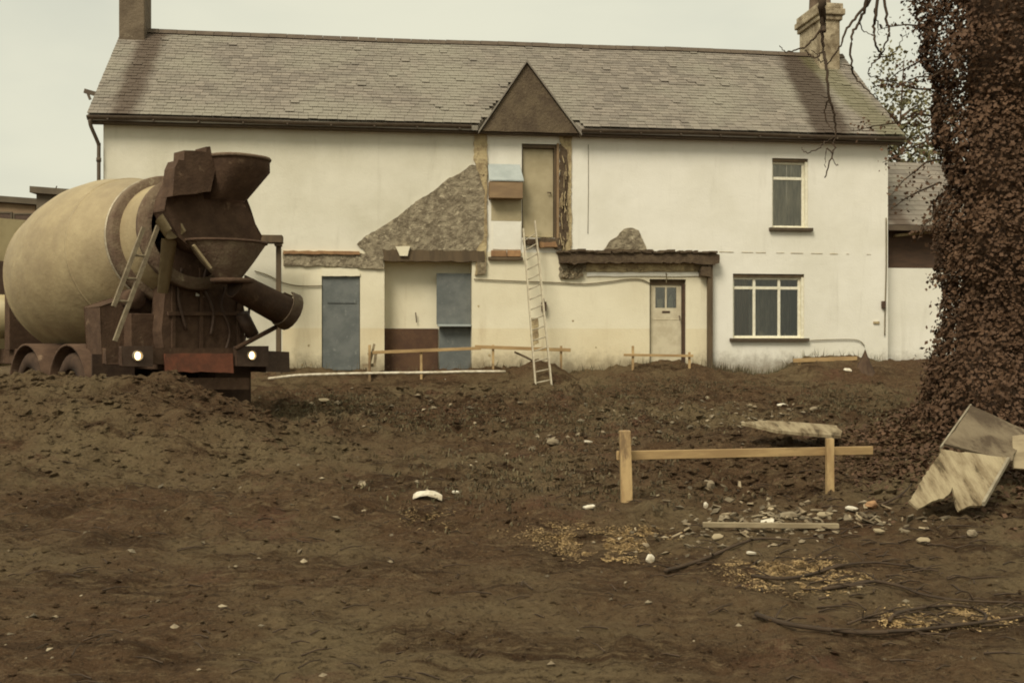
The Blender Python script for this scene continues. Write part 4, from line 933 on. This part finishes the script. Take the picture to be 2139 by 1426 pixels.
for (px, py, w_, h_, mn, lab, cat) in scr:
    f_s = .72 if px != 893 else .95; w_ *= f_s; h_ *= f_s * .8
    p = lay(px, py, .012); k = MB()
    if cat in ('stone', 'pebble', 'brick') or mn == 'brick':
        n = 14; n2 = 8; vs = []; 
        for i in range(n2 + 1):
            for j in range(n):
                th = math.pi * i / n2; ph = 2 * math.pi * j / n; d = Vector((math.sin(th) * math.cos(ph), math.sin(th) * math.sin(ph), math.cos(th)))
                r_ = 1 + .35 * noise.noise(d * 1.7 + Vector((px * .1, py * .1, 0))); vs.append((d.x * w_ / 2 * r_, d.y * w_ / 2.4 * r_, d.z * max(h_, .05) * .6 * r_ + h_ * .2))
        k.add(vs, [(i * n + j, i * n + (j + 1) % n, (i + 1) * n + (j + 1) % n, (i + 1) * n + j) for i in range(n2) for j in range(n)]); o = k.build(cat if cat != 'brick' else 'broken_brick', mn)
    elif px != 893:
        n = random.choice((5, 6, 7)); ring_ = [(math.cos(6.283 * j / n + random.uniform(-.25, .25)) * w_ / 2 * random.uniform(.75, 1.1), math.sin(6.283 * j / n) * w_ / 3 * random.uniform(.6, 1.1)) for j in range(n)]
        rt_ = Matrix.Rotation(random.uniform(.1, .55), 3, 'X') @ Matrix.Rotation(random.uniform(-.15, .15), 3, 'Y'); lf = Vector((0, 0, h_ * .35))
        vs = [lf + rt_ @ Vector((x, y, .006)) for x, y in ring_] + [lf + rt_ @ Vector((x, y, -.006)) for x, y in ring_]
        k.add(vs, [tuple(range(n)), tuple(range(2 * n - 1, n - 1, -1))] + [(j, j + n, (j + 1) % n + n, (j + 1) % n) for j in range(n)]); o = k.build({'scrap': 'plastic_scrap'}.get(cat, cat), mn)
    else:
        n = 8; vs = []; wy = h_ * random.uniform(1.2, 2.2) ; an = random.uniform(-.4, .3)
        for i in range(n + 1):
            t = i / n - .5; arch = h_ * (.7 if px == 893 else .12) * (1 - (2 * t) ** 2); wd = wy * (1 - abs(t) * random.uniform(.4, 1.1))
            for s in (-.5, .5): 
                for zz in (0, .012): vs.append((t * w_, s * wd + t * w_ * math.tan(an), arch + zz + s * h_ * .5 + random.uniform(0, .012)))
        fs = []
        for i in range(n):
            b0 = i * 4; fs += [(b0 + 1, b0 + 5, b0 + 7, b0 + 3), (b0, b0 + 2, b0 + 6, b0 + 4), (b0, b0 + 4, b0 + 5, b0 + 1), (b0 + 2, b0 + 3, b0 + 7, b0 + 6)]
        fs += [(0, 1, 3, 2), (n * 4, n * 4 + 2, n * 4 + 3, n * 4 + 1)]
        k.add(vs, fs); o = k.build({'scrap': 'plastic_scrap'}.get(cat, cat), mn)
    o.location = p; tag(o, lab, cat)
# fallen branches in the foreground
BR = [([(1390,1200),(1420,1192),(1480,1172),(1540,1145),(1590,1132),(1650,1135)], .014, 'dark bent branch lying behind the right sawdust patch'),
 ([(1570,1210),(1640,1216),(1700,1205),(1760,1188),(1830,1182),(1900,1190),(1960,1200)], .012, 'thin branch crossing over the bright sawdust patch at right'),
 ([(1720,1238),(1790,1228),(1830,1222),(1880,1232),(1930,1250),(2010,1262),(2160,1268)], .012, 'branch reaching to the right frame edge above the oval sawdust'),
 ([(1580,1293),(1640,1312),(1720,1324),(1800,1331),(1880,1328),(1960,1320),(2060,1308),(2170,1292)], .014, 'long dark curved branch nearest the camera at lower right'),
 ([(1858,1306),(1872,1290),(1920,1278),(1990,1272),(2040,1280),(2060,1294),(2040,1308),(1960,1312),(1890,1312)], .010, 'looped thin branch round the oval sawdust patch'),
 ([(1840,1060),(1880,1040),(1905,1015)], .010, 'short twig rising left of the pale sheet'),
 ([(1770,1310),(1820,1292),(1870,1284),(1905,1282)], .007, 'short straight twig left of the looped branch')]
for pts, r_, lab in BR:
    w3 = [G(x, y, r_ + .012) for x, y in pts]; c_ = w3[0].copy(); s_ = [p - c_ for p in spline(w3, 6)]
    k = MB(); k.tube(s_, [r_ * (1 - .5 * i / len(s_)) for i in range(len(s_))], 7)
    for i in range(4, len(s_) - 3, 9):
        d = Vector((random.uniform(-.2, .2), random.uniform(-.2, .2), random.uniform(.0, .06))); k.tube([s_[i], s_[i] + d * .6 + Vector((0, 0, .02)), s_[i] + d], [r_ * .5, r_ * .3, r_ * .15], 5)
    o = k.build('fallen_branch', 'twig', None, True); o.location = c_; tag(o, lab, 'branch', 'branches on the mud')
# stick against the wall & small stump
a = H.q(1075, 735, -.3); b_ = H.q(1122, 758, -.6); A = H.world(a[0], -.3, a[1]); B = H.world(b_[0], -.6, b_[1]); k = MB(); k.tube([Vector(), (B - A) * .5 + Vector((0, 0, .01)), B - A], [.022, .026, .02], 7)
o = k.build('stick', 'timber_dark'); o.location = A; tag(o, 'dark slanting stick left of the ladder foot against the yellow wall', 'stick')
def lump(name, lab, cat, px, py, w_, h_, mn, peak=1.0, v=None):
    p = G(px, py, -.03); k = MB(); n = 26; nr_ = 9; vs = []
    for i in range(nr_ + 1):
        f = i / nr_
        for j in range(n):
            a = 2 * math.pi * j / n; rr = f * w_ / 2 * (1 + .25 * noise.noise(Vector((math.cos(a) * 1.5, math.sin(a) * 1.5, px * .1 + f)))); z = h_ * (1 - f) ** peak + .05 * noise.noise(Vector((rr * math.cos(a) * 9, rr * math.sin(a) * 9, px))) * (1 - f)
            X_, Y_ = rr * math.cos(a), rr * math.sin(a); vs.append((X_, Y_, z + (ground(p.x + X_, p.y + Y_) - .02 - p.z)))
    k.add(vs, [(i * n + j, (i + 1) * n + j, (i + 1) * n + (j + 1) % n, i * n + (j + 1) % n) for i in range(nr_) for j in range(n)]); o = k.build(name, mn, None, True); o.location = p; tag(o, lab, cat); return o
lump('stump', 'dark pointed stump in front of the white wall near its right corner', 'stump', 1807, 772, .46, .48, 'bark', 1.5)
lump('soil_heap', 'small rubble heap behind the foot of the leaning ladder', 'heap', 1140, 783, 1.3, .30, 'soil', .8)
lump('soil_heap', 'small upright clod by the wall right of the ladder', 'heap', 1180, 778, .30, .26, 'soil', 1.3)
lump('soil_heap', 'low soil heap at the foot of the wall left of the ladder', 'heap', 1052, 782, .45, .22, 'soil', 1.2)

# ------------------------------------------------------------------ stuff scattered over the mud
def scatter(name, lab, n, fn, matn, seed):
    random.seed(seed); k = MB()
    for i in range(n): fn(k, i)
    o = k.build(name, matn); tag(o, lab, kind='stuff'); return o
def rnd_ground():
    while True:
        y = 4.2 + 17.2 * random.random() ** 1.25; x = random.uniform(-.56, .56) * y
        yy = y; p = Vector((x, yy, 0)) - H.o
        if p.dot(H.V) < -.25: return x, yy
OCT = [Vector(d) for d in ((1,0,0),(-1,0,0),(0,1,0),(0,-1,0),(0,0,1),(0,0,-1))]
OF = [(0,2,4),(2,1,4),(1,3,4),(3,0,4),(2,0,5),(1,2,5),(3,1,5),(0,3,5)]
def clod(k, i, s0=.012, s1=.055, pos=None, flat=.6):
    x, y = pos or rnd_ground(); s = s0 + (s1 - s0) * random.random() ** 3; s *= .6 + y * .05
    z = ground(x, y); rot = Matrix.Rotation(random.random() * 6.28, 3, 'Z') @ Matrix.Rotation(random.random() * .7, 3, 'X')
    k.add([Vector((x, y, z + s * .15)) + rot @ Vector((d.x * s * random.uniform(.7, 1.4), d.y * s * random.uniform(.7, 1.4), d.z * s * flat * random.uniform(.7, 1.3))) for d in OCT], OF)
scatter('soil_clods', 'loose dark clods all over the muddy ground', 16000, lambda k, i: clod(k, i, .005, .026), 'soil', 11)
scatter('rubble_bits', 'small pale stones and plaster crumbs strewn over the mud', 520, lambda k, i: clod(k, i, .008, .035), 'stone_bit', 12)
def rub2(k, i):
    c_ = random.choice(((1560,1085,130,22),(1700,1100,160,35),(1350,860,330,40),(760,850,260,40),(1200,930,150,40),(1560,870,120,30),(1500,1140,200,30)))
    p = G(random.gauss(c_[0], c_[2] * .5), random.gauss(c_[1], c_[3] * .5)); clod(k, i, .01, .045, (p.x, p.y), .5)
scatter('rubble_bits', 'pale rubble gathered round the post frame and along the bank', 420, rub2, 'stone_bit', 13)
def shard(k, i):
    c_ = random.choice(((1600,1090,70,22),(1660,1075,80,28),(1500,1040,140,40),(1800,1080,90,25),(1450,1110,160,25),(1350,870,300,30),(1620,860,150,25),(1900,1090,80,20)))
    p = G(random.gauss(c_[0], c_[2] * .5), random.gauss(c_[1], c_[3] * .5), .015); l = random.uniform(.012, .055); w_ = l * random.uniform(.2, .6); a = random.random() * 3.14
    rot = Matrix.Rotation(a, 3, 'Z') @ Matrix.Rotation(random.gauss(0, .5), 3, 'X') @ Matrix.Rotation(random.gauss(0, .4), 3, 'Y')
    pts = [(-l, -w_ * random.uniform(.3, 1), 0), (l * random.uniform(.5, 1), -w_, 0), (l, w_ * random.uniform(0, 1), 0), (-l * random.uniform(.2, .9), w_, 0)]
    k.add([p + rot @ Vector(q_) for q_ in pts] + [p + rot @ Vector((q_[0], q_[1], -.012)) for q_ in pts], [(0,1,2,3),(7,6,5,4),(0,4,5,1),(1,5,6,2),(2,6,7,3),(3,7,4,0)])
scatter('rubble_shards', 'splintered pale and grey fragments heaped behind the batten and along the bank', 190, shard, 'shards', 14)
def bigclod(k, i):
    y = random.uniform(12.5, 21.3); x = random.uniform(-3.6, 7.5)
    if noise.noise(Vector((x * .8, y * .8, 5))) < -.08: return
    clod(k, i, .015, .055, (x, y), .7)
scatter('soil_clods', 'large rough clods on the churned bank below the house', 5200, bigclod, 'soil', 15)
scatter('soil_clods', 'rough clods over the added low bank hiding the mixer lorry wheels', 2600, lambda k, i: clod(k, i, .012, .05, (random.uniform(-8.5, -1.6), random.gauss(11.8, .9)), .7), 'soil', 17)
scatter('soil_clods', 'large clods in the hollow behind the pine frame', 900, lambda k, i: clod(k, i, .02, .06, (random.gauss(2.3, 1.1), random.gauss(10.2, .8)), .7), 'soil', 16)
def chip(k, c_):
    while True:
        p = G(random.gauss(c_[0], c_[2] * .62), random.gauss(c_[1], c_[3] * .55), .006)
        if noise.fractal(Vector((p.x * 4.5, p.y * 7, 2)), .8, 2.1, 3) > -.02 + random.gauss(0, .09): break
    s = random.uniform(.003, .009); a = random.random() * 6.28; d = Vector((math.cos(a), math.sin(a), random.uniform(-.3, .3))) * s; e = Vector((-math.sin(a), math.cos(a), random.uniform(-.4, .4))) * s * .45
    k.add([p - d - e, p + d - e, p + d + e, p - d + e], [(0, 1, 2, 3)])
for cs, lab, n, sd in (([(1195,1118,90,26),(1255,1130,80,16),(1265,1155,70,20),(1345,1118,40,16)], 'orange-yellow sawdust strewn left of and below the left post', 9000, 21),
                   ([(1675,1195,120,22),(1690,1215,100,20),(1640,1180,90,12)], 'bright sawdust patch under the thin crossing branch', 8000, 22),
                   ([(1965,1292,90,18)], 'oval sawdust patch inside the looped branch at lower right', 4500, 23),
                   ([(905,1080,70,20)], 'faint sawdust below the curved white scrap', 600, 24)):
    scatter('sawdust', lab, n, lambda k, i: chip(k, random.choice(cs)), 'chips', sd)
def weed(k, i):
    c_ = random.choice(((1300,820,300,30),(1480,800,250,18),(900,870,250,40),(1250,880,250,50),(700,840,150,30),(1750,840,120,40),(1150,1000,400,80)))
    p = G(random.gauss(c_[0], c_[2] * .5), random.gauss(c_[1], c_[3] * .5)); 
    if p.y > 23: return
    for j in range(5):
        h_ = random.uniform(.015, .05); a = random.random() * 6.28; w_ = .006; d = Vector((math.cos(a), math.sin(a), 0)) * h_ * random.uniform(.3, 1.1); s = Vector((-math.sin(a), math.cos(a), 0)) * w_
        q_ = p + Vector((random.gauss(0, .03), random.gauss(0, .03), 0))
        k.add([q_ - s, q_ + s, q_ + d * .4 + s + Vector((0, 0, h_ * .7)), q_ + d * .4 - s + Vector((0, 0, h_ * .7)), q_ + d + Vector((0, 0, h_ * .85))], [(0, 1, 2, 3), (3, 2, 4)])
scatter('dry_weeds', 'tufts of flattened dry weeds on the bank before the house', 2600, weed, 'weed', 31)
def wweed(k, i):
    u = random.choice((random.uniform(12.9, 15.0), random.uniform(.5, 17))); v_ = random.uniform(-.25, -.06); p = H.world(u, v_, 0); p.z = ground(p.x, p.y) - .02; h_ = random.uniform(.05, .24)
    s = Vector((.008, 0, 0)); k.add([p - s, p + s, p + Vector((random.gauss(0, .05), random.gauss(0, .03), h_))], [(0, 1, 2)])
scatter('wall_weeds', 'short weeds growing along the foot of the house wall', 700, wweed, 'weed', 32)
def twg(k, i):
    x, y = rnd_ground(); p = Vector((x, y, ground(x, y) + .012)); a = random.random() * 3.14; l = random.uniform(.05, .22); d = Vector((math.cos(a), math.sin(a) * .6, random.uniform(-.05, .1))) * l
    k.tube([p, p + d * .5 + Vector((0, 0, .01)), p + d], [.005, .004, .002], 4)
scatter('twigs', 'small broken twigs scattered in the mud', 900, twg, 'twig', 33)
def twg2(k, i):
    p = G(random.gauss(1850, 170), random.gauss(1180, 90), .012); a = random.gauss(0, .5); l = random.uniform(.05, .22); d = Vector((math.cos(a), math.sin(a), random.uniform(-.03, .12))) * l
    k.tube([p, p + d * .5 + Vector((0, random.uniform(-.02, .02), .01)), p + d], [.006, .005, .002], 4)
scatter('twigs', 'denser litter of twigs among the fallen branches at lower right', 130, twg2, 'twig', 34)

# ------------------------------------------------------------------ ivy tree
random.seed(5)
TX, TY = 5.02, 11.0
tree = empty('ivy_tree', (TX, TY, ground(TX, TY))); tag(tree, 'dark ivy-smothered tree filling the right side with bare hanging branches', 'tree')
tz = tree.location.z
def T0(p): return Vector(p) - tree.location
tk = MB(); ring_pts = [(0, -.4, .62), (0, .3, .5), (.02, 1.2, .42), (.05, 2.6, .38), (0, 4.2, .36), (-.05, 6.0, .30), (.05, 8.0, .22)]
tk.tube([(a, 0, z) for a, z, r_ in ring_pts], [r_ for a, z, r_ in ring_pts], 16); trunk = tk.build('trunk', 'bark', tree, True)
def ivyR(z):     # world z -> radius of ivy mass
    return interp(z, [(-.6, .95), (-.1, .82), (.35, .66), (.8, .60), (1.2, .62), (1.6, .60), (2.4, .66), (3.2, .72), (4.2, .84), (5.5, 1.0), (7.5, .7)])
iv = MB()
def leaf(k, p, s, n):
    n = n.normalized(); a = n.cross(Vector((random.gauss(0, 1), random.gauss(0, 1), random.gauss(0, 1))));
    if a.length < 1e-3: return
    a.normalize(); b_ = n.cross(a); k.add([p - a * s, p - b_ * s * .75 + a * s * .15, p + a * s, p + b_ * s * .75 + a * s * .15], [(0, 1, 2, 3)])
for i in range(62000):
    z = random.uniform(-.5, 7.2) if random.random() < .35 else random.uniform(-.5, 4.6); a = random.random() * 6.28; rr = ivyR(z)
    nn = 1.15 * noise.noise(Vector((math.cos(a) * 1.6, math.sin(a) * 1.6, z * 1.5))) + .6 * noise.noise(Vector((math.cos(a) * 4, math.sin(a) * 4, z * 4.2)))
    rr = rr * (1 + .26 * nn) - abs(random.gauss(0, .07)) + (random.random() < .05) * random.uniform(0, .12)
    p = Vector((rr * math.cos(a), rr * math.sin(a), z - tz)); n = Vector((math.cos(a), math.sin(a), .5)) + Vector((random.gauss(0, .7), random.gauss(0, .7), random.gauss(0, .7)))
    leaf(iv, p, random.uniform(.014, .032), n)
iv_o = iv.build('ivy_foliage', 'ivy', tree)
def litter(k, i):
    x = random.gauss(4.4, .85); y = random.gauss(10.3, 1.0); z = ground(x, y)
    leaf(k, Vector((x, y, z + random.uniform(0, .09) * max(0, 1 - abs(x - 5) / 2))), random.uniform(.014, .035), Vector((random.gauss(0, .7), random.gauss(0, .7), 1)))
_st = random.getstate(); scatter('leaf_litter', 'dark ivy litter and creeping ivy over the bank round the tree foot', 9000, litter, 'ivy', 77); random.setstate(_st)
cr = MB(); 
for i in range(7000):       # crown above the frame
    a = random.random() * 6.28; e = random.uniform(-.6, 1); rr = 2.2 * random.random() ** .4; p = Vector((rr * math.cos(a) * 1.1, rr * math.sin(a), 8.4 - tz + e * 1.7))
    if noise.noise(p * .9) < -.05: continue
    leaf(cr, p, random.uniform(.03, .06), Vector((random.gauss(0, 1), random.gauss(0, 1), random.gauss(.4, 1))))
cr.build('crown', 'ivy', tree)
# sprays of leafy twigs on the edge towards the house
spr = MB()
for (x, y, l, ang) in [(1925, 60, .55, 170), (1930, 120, .5, 200), (1925, 190, .6, 160), (1930, 240, .75, 185), (1935, 290, .6, 200), (1940, 330, .55, 215), (1945, 380, .5, 205), (1955, 420, .45, 230), (1965, 575, .22, 170), (1975, 620, .15, 190), (1978, 660, .16, 200), (1960, 30, .5, 150), (1950, 150, .5, 190), (1940, 470, .2, 190)]:
    s0 = P(x + 20, y, TY - .2) - tree.location; d = Vector((math.cos(R(ang)), random.uniform(-.3, .3), math.sin(R(ang)) * .8)).normalized()
    pts = [s0 + d * l * t + Vector((0, random.gauss(0, .02), random.gauss(0, .02) - .08 * t * t)) for t in (0, .25, .5, .75, 1)]; tws = MB(); tws.tube(pts, [.012, .01, .008, .006, .003], 5); tws.build('ivy_stem', 'twig', tree, True)
    for j in range(int(110 * l + 12)):
        t = random.random(); p = s0 + d * l * t + Vector((random.gauss(0, .045), random.gauss(0, .06), random.gauss(0, .05) - .08 * t * t))
        leaf(spr, p, random.uniform(.012, .026), Vector((random.gauss(0, 1), random.gauss(0, 1), random.gauss(0, 1))))
spr.build('ivy_spray', 'ivy', tree)
# limb reaching left above the frame, with hanging bare branches
lm = MB(); j0 = P(1722, -60, 10.5); limb = [P(2080, -170, TY), P(1960, -140, 10.8), P(1850, -95, 10.6), P(1722, -75, 10.5), P(1640, -90, 10.4)]
lm.tube([T0(p) for p in spline(limb, 4)], [.14 - .006 * i for i in range(17)], 10); lm.build('limb', 'bark', tree, True)
hang = [([(1720,-80),(1718,-20),(1716,40),(1720,95),(1727,150),(1732,200),(1742,240),(1746,280),(1740,320),(1722,372)], .020, .006),
 ([(1718,-90),(1718,-30),(1717,15),(1719,48),(1721,66)], .055, .018),
 ([(1835,-90),(1815,0),(1785,40),(1765,70),(1752,100),(1728,135)], .018, .006), ([(1820,-90),(1808,10),(1795,45),(1780,75),(1778,135),(1786,160),(1805,182),(1832,208)], .018, .004),
 ([(1850,-95),(1832,20),(1826,55),(1830,95),(1838,115),(1820,138),(1814,152)], .018, .004), ([(1838,-92),(1852,30),(1856,65),(1848,100),(1838,118)], .016, .005),
 ([(1714,62),(1695,88),(1662,105),(1640,108),(1626,95)], .012, .003), ([(1722,108),(1702,119),(1690,114),(1683,104)], .010, .003), ([(1733,205),(1723,225),(1727,255),(1742,275)], .009, .004),
 ([(1745,285),(1728,296),(1705,312),(1680,318),(1674,308)], .008, .003), ([(1738,320),(1726,312),(1724,350)], .007, .003), ([(1795,45),(1803,65),(1822,72)], .007, .003), ([(1778,135),(1762,138)], .007, .003),
 ([(1826,20),(1834,50),(1835,72)], .008, .003), ([(1736,330),(1746,345),(1750,342)], .005, .002), ([(1838,118),(1860,118),(1880,95),(1893,65)], .007, .003), ([(1814,152),(1822,160),(1840,155),(1842,130)], .006, .002), ([(1725,130),(1712,128),(1708,115),(1694,105)], .006, .003)]
hg = MB()
for pts, r0, r1 in hang:
    s_ = [T0(P(x, y, 10.5 + .06 * math.sin(i * 1.3 + x))) for i, (x, y) in enumerate(pts)]; s_ = spline(s_, 6); n = len(s_)
    s_ = [p + Vector((random.gauss(0, .006), random.gauss(0, .006), random.gauss(0, .006))) for p in s_]
    hg.tube(s_, [r0 + (r1 - r0) * i / n for i in range(n)], 7)
hg.build('hanging_branch', 'twig', tree, True)

# leafy trees standing behind the house on the right
def bg_tree(x, y, zc, rx, rz, n, lab, sd):
    random.seed(sd); t = empty('tree', (x, y, -.2)); tag(t, lab, 'tree', 'trees behind the outbuilding')
    tk = MB(); tk.tube(spline([(0, 0, 0), (.1, 0, zc * .4), (-.1, 0, zc * .8), (.1, 0, zc + rz)], 4), [.10 - .007 * i for i in range(13)], 10)
    for i in range(16):
        z = zc * random.uniform(.5, 1.1); a = random.random() * 6.28; l = rx * random.uniform(.6, 1); tk.tube(spline([(0, 0, z), (math.cos(a) * l * .5, math.sin(a) * l * .5, z + l * .35), (math.cos(a) * l, math.sin(a) * l, z + l * .5)], 3), [.06 - .008 * j for j in range(7)], 6)
    tk.build('trunk', 'bark', t, True); c_ = MB()
    cl = [Vector((random.gauss(0, rx * .45), random.gauss(0, rx * .45), zc + random.gauss(0, rz * .45))) for _ in range(34)]
    for i in range(n):
        p = random.choice(cl) + Vector((random.gauss(0, .27), random.gauss(0, .27), random.gauss(0, .22))); leaf(c_, p, random.uniform(.04, .09), Vector((random.gauss(0, 1), random.gauss(0, 1), random.gauss(.3, 1))))
    c_.build('crown', 'leaf_far', t)
bg_tree(13.0, 36, 7.6, 1.6, 2.6, 2600, 'sparse yellow-green tree seen in the gap between roof verge and ivy', 41)
bg_tree(12.4, 33, 5.6, 1.2, 1.0, 1500, 'low leafy bush-like tree showing just above the outbuilding roof', 42)

# ------------------------------------------------------------------ world, sun, camera
wd = bpy.data.worlds.new('World'); scn.world = wd; wd.use_nodes = True; nt = wd.node_tree; bg = nt.nodes['Background']
SUN_EL, SUN_AZ = 48, -28        # azimuth measured from -Y (behind the camera) towards -X
sky = nt.nodes.new('ShaderNodeTexSky'); sky.sky_type = 'NISHITA'; sky.sun_disc = False; sky.sun_elevation = R(SUN_EL); sky.air_density = 2.5; sky.dust_density = 6; sky.ozone_density = .3
sx, sy = math.sin(R(SUN_AZ)), -math.cos(R(SUN_AZ)); sky.sun_rotation = math.atan2(sx, sy)
hs = nt.nodes.new('ShaderNodeHueSaturation'); hs.inputs['Saturation'].default_value = .25; L(nt, sky.outputs[0], hs.inputs['Color'])
tc = nt.nodes.new('ShaderNodeTexCoord'); mp = nt.nodes.new('ShaderNodeMapping'); mp.inputs['Scale'].default_value = (1, 1, 2.5); L(nt, tc.outputs['Generated'], mp.inputs[0])
cn = nz(nt, 2.2, 5, .5, mp.outputs[0], .3)
cl = mixc(nt, ramp(nt, cn, .3, .7), (5.9, 5.95, 4.9), (7.5, 7.35, 5.75))
fin = mixc(nt, .85, hs.outputs[0], cl)
L(nt, fin, bg.inputs[0]); bg.inputs[1].default_value = .06
sd = bpy.data.lights.new('sun', 'SUN'); sd.energy = 1.5; sd.angle = R(22); sd.color = (1, .92, .77)
so = bpy.data.objects.new('sun', sd); COL.objects.link(so)
el = R(SUN_EL); dirv = Vector((sx * math.cos(el), sy * math.cos(el), math.sin(el))); so.rotation_euler = dirv.to_track_quat('Z', 'Y').to_euler(); so.location = (0, 0, 20)
cd = bpy.data.cameras.new('camera'); cd.sensor_width = 36; cd.lens = 36 * F / 2139; cd.clip_end = 2000; cd.clip_start = .05
co_ = bpy.data.objects.new('camera', cd); COL.objects.link(co_); co_.location = (0, 0, CAMZ); co_.rotation_euler = (R(90), 0, 0); scn.camera = co_; scn.cycles.filter_width = 1.9
vs_ = scn.view_settings; vs_.view_transform = 'Standard'; vs_.look = 'None'; vs_.exposure = .95; vs_.gamma = 1
